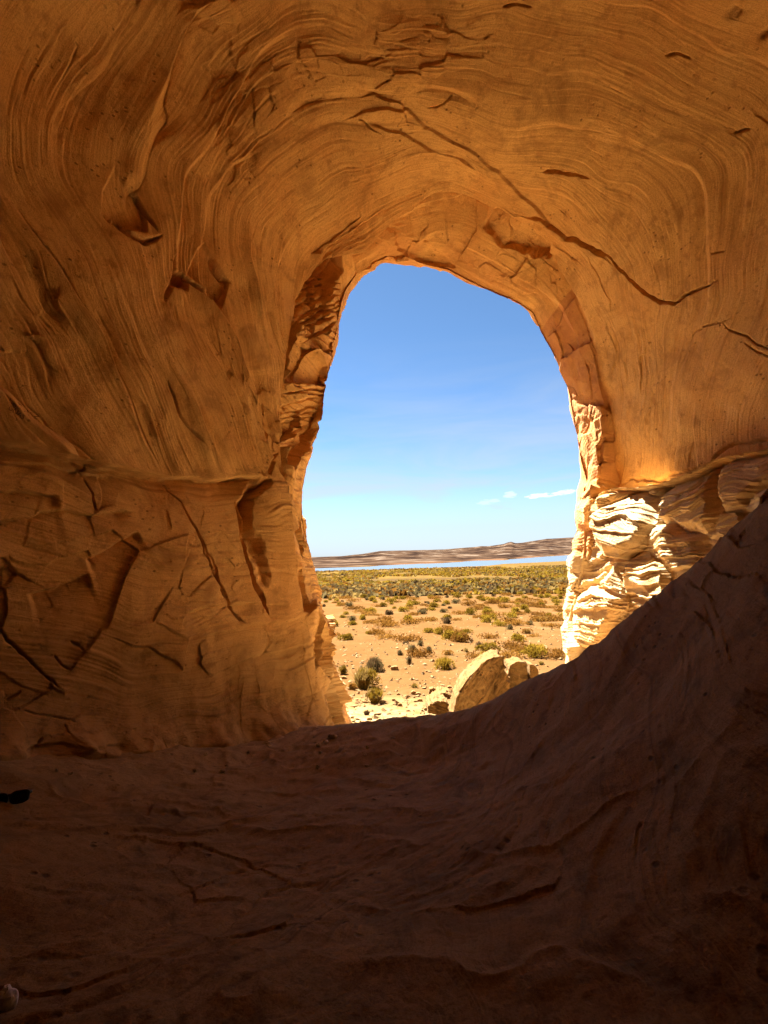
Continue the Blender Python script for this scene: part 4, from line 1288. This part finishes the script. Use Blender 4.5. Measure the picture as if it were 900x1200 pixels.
def sunglasses(px, py, label):
    c = floor_point(px, py + 6)
    root = bpy.data.objects.new('sunglasses', None); COL.objects.link(root)
    root.location = (c[0], c[1], c[2] + 0.03); root.rotation_euler = (R(-14), R(-6), R(4))
    fv, ff_ = [], []
    for sgn in (1, -1):
        o_, i_ = lens_outline(1.10), lens_outline(0.90)
        n = len(o_); k0 = len(fv)
        for yy in (-0.006, 0.006):
            for q in o_: fv.append((sgn * (q[0] + 0.066), yy, q[1]))
            for q in i_: fv.append((sgn * (q[0] + 0.066), yy, q[1]))
        for k in range(n):
            j = (k + 1) % n
            A, B = k0, k0 + 2 * n
            for quad in ((A + k, A + j, A + n + j, A + n + k), (B + k, B + n + k, B + n + j, B + j), (A + k, B + k, B + j, A + j), (A + n + k, A + n + j, B + n + j, B + n + k)):
                ff_.append(quad if sgn > 0 else quad[::-1])
        lv = [(sgn * (q[0] + 0.066), -0.003, q[1]) for q in lens_outline(0.95)] + [(sgn * (q[0] + 0.066), 0.003, q[1]) for q in lens_outline(0.95)]
        lf = [tuple(range(n)), tuple(reversed(range(n, 2 * n)))] + [(k, n + k, n + (k + 1) % n, (k + 1) % n) for k in range(n)]
        link('lens', raw_mesh('lens', np.array(lv), lf, False), mLens, root)
        v, f = bar([(sgn * 0.130, 0.0, 0.022), (sgn * 0.133, 0.014 + 0.006 * sgn, 0.021), (sgn * 0.120, 0.022 + 0.006 * sgn, 0.018), (sgn * 0.02, 0.026 + 0.006 * sgn, 0.008), (-sgn * 0.06, 0.028 + 0.006 * sgn, 0.0), (-sgn * 0.10, 0.026 + 0.006 * sgn, -0.018)], 0.008)
        link('temple', raw_mesh('temple', v, f), mS, root)
    bv, bf = bar([(-0.014, 0, 0.014), (-0.005, 0, 0.019), (0.005, 0, 0.019), (0.014, 0, 0.014)], 0.007)
    k0 = len(fv); fv += [tuple(q) for q in bv]; ff_ += [tuple(i + k0 for i in q) for q in bf]
    link('frame', raw_mesh('frame', np.array(fv), ff_, False), mS, root)
    return tag(root, label, 'sunglasses')


sunglasses(13, 933, 'black sunglasses with dark lenses lying on the dim rock floor at the left edge')


def pebble(px, py, wpx, hpx, label, seed, mat, name='pebble', cat='pebble'):
    c = floor_point(px, py)
    w = wpx * c[1] / FPX; h = hpx * c[1] / FPX
    r = np.random.default_rng(seed)
    n, k = 18, 12
    th = np.linspace(0, 2 * math.pi, n, endpoint=False); ph = np.linspace(-math.pi / 2 + 0.05, math.pi / 2 - 0.05, k)
    T, F = np.meshgrid(th, ph, indexing='ij')
    q = np.stack([np.cos(T) * np.cos(F), np.sin(T) * np.cos(F), np.sin(F)], -1).reshape(-1, 3)
    gp_, rn_, of_, tl_ = cells(q * 1.3 + seed, seed)
    d = 1 + 0.35 * (rn_ - 0.5) + 0.25 * (of_ * tl_).sum(1)
    q = q * d[:, None] * np.array([w / 2, w * 0.4, h / 2])
    me = raw_mesh(name, q, grid_faces(n, k, True), False, {'bed': q[:, 2] * 4, 'pale': 0.6 + 0 * q[:, 0], 'red': 0 * q[:, 0]})
    o = link(name, me, mat)
    o.location = (c[0], c[1], c[2] + h * 0.35)
    o.rotation_euler = (0.1, 0.1, r.uniform(0, 6))
    return tag(o, label, cat)


mP, nt, b = new_mat('pale_stone')
tc = nt.nodes.new('ShaderNodeTexCoord')
nt.links.new(ramp(nt, nz(nt, tc.outputs['Object'], 30, 5), [(0.35, (0.50, 0.42, 0.36)), (0.65, (0.68, 0.62, 0.56))]), b.inputs['Base Color'])
pebble(5, 1180, 24, 26, 'pale stone chip lying at the bottom left edge of the dark floor', 3, mP, 'stone_chip', 'stone chip')
pebble(382, 869, 5, 4, 'tiny pale pebble on the lip below the left jamb', 5, mP)
pebble(390, 864, 10, 6, 'brown pebble on the lip beside the tiny pale one', 6, M_FLOOR)
pebble(374, 874, 8, 5, 'brown pebble on the lip left of the tiny pale one', 8, M_FLOOR)

r8 = np.random.default_rng(5)
for k in range(16):
    px, py = r8.uniform(60, 520), r8.uniform(862, 905)
    pebble(px, py, r8.uniform(3, 8), r8.uniform(2, 5), 'small brown rock chip lying on the dim floor near the lip', 60 + k, M_FLOOR, 'rock_chip', 'rock chip')['group'] = 'rock chips on the floor near the lip'

# ------------------------------------------------------------------ names scratched in the rock
mC, nt, b = new_mat('scratched_rock')
tc = nt.nodes.new('ShaderNodeTexCoord')
nt.links.new(ramp(nt, nz(nt, tc.outputs['Object'], 25, 4), [(0.35, (0.10, 0.045, 0.02)), (0.65, (0.2, 0.09, 0.04))]), b.inputs['Base Color'])
sel = np.where(vis & (vf < vG) & (uf < cum[5]) & (U < 420) & (V > 300) & (V < 620))[0]
su, sv = uv[sel], g2[sel]
sn = nrm.reshape(-1, 3)[sel]


def scratch(name, text, px, py, size_, ang):
    cu = bpy.data.curves.new(name, 'FONT'); cu.body = text; cu.size = 1.0; cu.extrude = 0.0; cu.resolution_u = 2
    t = bpy.data.objects.new(name, cu); COL.objects.link(t)
    dg = bpy.context.evaluated_depsgraph_get()
    me0 = bpy.data.meshes.new_from_object(t.evaluated_get(dg))
    bpy.data.objects.remove(t)
    v = np.zeros(len(me0.vertices) * 3, np.float32); me0.vertices.foreach_get('co', v); v = v.reshape(-1, 3)
    fs = [tuple(pl.vertices) for pl in me0.polygons]
    ca, sa = math.cos(ang), math.sin(ang)
    out = []
    for a, b_, _ in v:
        qx = px + size_ * (a * ca + b_ * sa); qy = py + size_ * (a * sa - b_ * ca)
        k = np.argsort(((su - np.array([qx, qy])) ** 2).sum(1))[:6]
        nrm_ = sn[k].mean(0); c = (sv[k] * 1.0).mean(0)
        d = ray(qx, qy); d /= np.linalg.norm(d)
        tt = (c @ nrm_) / (d @ nrm_)
        out.append(d * (tt - 0.006))
    o = link(name, raw_mesh(name, np.array(out), fs, False), mC, cave)
    return o


scratch('scratched_writing', 'HAGUN', 9, 470, 8.5, R(36))
scratch('scratched_writing', 'UNAS', 9, 479, 8.5, R(36))
scratch('scratched_writing', '\u2665' if False else 'V', 17, 492, 6, R(36))
scratch('scratched_writing', 'IN', 42, 493, 7, R(-50))

# ------------------------------------------------------------------ true size: everything above was laid out at twice its size, with the eye at the origin
for o in list(scene.objects):
    if o.parent is None and o.type in {'MESH', 'EMPTY'}:
        o.location = o.location * 0.5
        o.scale = o.scale * 0.5

# ------------------------------------------------------------------ light
SUN_EL, SUN_AZ = R(58.5), R(-41)        # azimuth from straight ahead, positive to the right
sd = Vector((math.sin(SUN_AZ) * math.cos(SUN_EL), math.cos(SUN_AZ) * math.cos(SUN_EL), math.sin(SUN_EL)))
su_ = bpy.data.lights.new('sun', 'SUN'); su_.energy = 5.0; su_.angle = R(0.53); su_.color = (1.0, 0.95, 0.86)
so = bpy.data.objects.new('sun', su_); COL.objects.link(so)
so.rotation_euler = sd.to_track_quat('Z', 'Y').to_euler()
w = bpy.data.worlds.new('World'); scene.world = w; w.use_nodes = True
nt = w.node_tree
bg = nt.nodes['Background']
sky = nt.nodes.new('ShaderNodeTexSky'); sky.sky_type = 'NISHITA'; sky.sun_disc = False
sky.sun_elevation = SUN_EL; sky.sun_rotation = SUN_AZ
sky.altitude = 1200; sky.air_density = 0.36; sky.dust_density = 0.15; sky.ozone_density = 0.3
tc = nt.nodes.new('ShaderNodeTexCoord')
sx = nt.nodes.new('ShaderNodeSeparateXYZ'); nt.links.new(tc.outputs['Generated'], sx.inputs[0])
mp = node(nt, 'ShaderNodeMapping'); mp.inputs['Scale'].default_value = (1.6, 1.6, 9.0); mp.inputs['Rotation'].default_value = (0, R(6), 0)
nt.links.new(tc.outputs['Generated'], mp.inputs[0])
cir = nz(nt, mp.outputs[0], 1.5, 7, 0.55, 0.5)
elev = sx.outputs[2]
band = ramp(nt, elev, [(0.0, (1, 1, 1)), (0.10, (0.8,) * 3), (0.22, (0.4,) * 3), (0.40, (0, 0, 0))])
veil = mathn(nt, 'MULTIPLY', ramp(nt, cir, [(0.38, (0.08,) * 3), (0.64, (0.95,) * 3)]), band)
# three small clouds low over the lake
wob = nz(nt, mp.outputs[0], 38.0, 6, 0.65)
slope = mathn(nt, 'DIVIDE', sx.outputs[0], mathn(nt, 'MAXIMUM', sx.outputs[1], 0.01))
rise = mathn(nt, 'DIVIDE', sx.outputs[2], mathn(nt, 'MAXIMUM', sx.outputs[1], 0.01))
cl = mathn(nt, 'MAXIMUM', veil, ramp(nt, elev, [(0.0, (0.95,) * 3), (0.05, (0.78,) * 3), (0.11, (0.35,) * 3), (0.21, (0, 0, 0))]))
skyc = mix(nt, cl, mix(nt, 1.0, sky.outputs[0], (0.57, 0.73, 0.75), 'MULTIPLY'), (1.48, 1.58, 1.66))
for cpx, cpy, cw, chh, amt in ((629, 581, 13, 2.6, 1.0), (661, 577, 14, 3.0, 0.9), (645, 581, 9, 1.6, 0.5), (597, 580, 9, 4.5, 0.4), (572, 588, 14, 3, 0.25)):
    d = ray(cpx, cpy)
    ex = mathn(nt, 'DIVIDE', mathn(nt, 'SUBTRACT', slope, d[0] / d[1]), cw / FPX)
    ez = mathn(nt, 'DIVIDE', mathn(nt, 'SUBTRACT', mathn(nt, 'SUBTRACT', rise, d[2] / d[1]), mathn(nt, 'MULTIPLY', mathn(nt, 'SUBTRACT', slope, d[0] / d[1]), 0.12)), chh / FPX)
    r2 = mathn(nt, 'ADD', mathn(nt, 'MULTIPLY', ex, ex), mathn(nt, 'MULTIPLY', ez, ez))
    body = mathn(nt, 'SUBTRACT', mathn(nt, 'ADD', -0.95, mathn(nt, 'MULTIPLY', wob, 3.6)), mathn(nt, 'MULTIPLY', r2, 0.8))
    skyc = mix(nt, mathn(nt, 'MULTIPLY', mathn(nt, 'MULTIPLY', body, 1.6, True), amt), skyc, (2.6, 2.68, 2.75))
nt.links.new(skyc, bg.inputs['Color'])
bg.inputs['Strength'].default_value = 0.05

# ------------------------------------------------------------------ rendering
scene.view_settings.view_transform = 'Standard'
scene.view_settings.look = 'None'
scene.view_settings.exposure = 3.3
scene.view_settings.gamma = 1.0
scene.view_settings.use_curve_mapping = False
cy = scene.cycles
cy.max_bounces = 12; cy.diffuse_bounces = 8; cy.glossy_bounces = 3; cy.transmission_bounces = 2
cy.sample_clamp_indirect = 0
cy.caustics_reflective = False; cy.caustics_refractive = False
cy.use_denoising = True
try:
    cy.denoiser = 'OPENIMAGEDENOISE'
    cy.denoising_prefilter = 'ACCURATE'
    cy.denoising_input_passes = 'RGB_ALBEDO_NORMAL'
except Exception as e:
    print(e)
cy.use_adaptive_sampling = True
cy.adaptive_threshold = 0.02
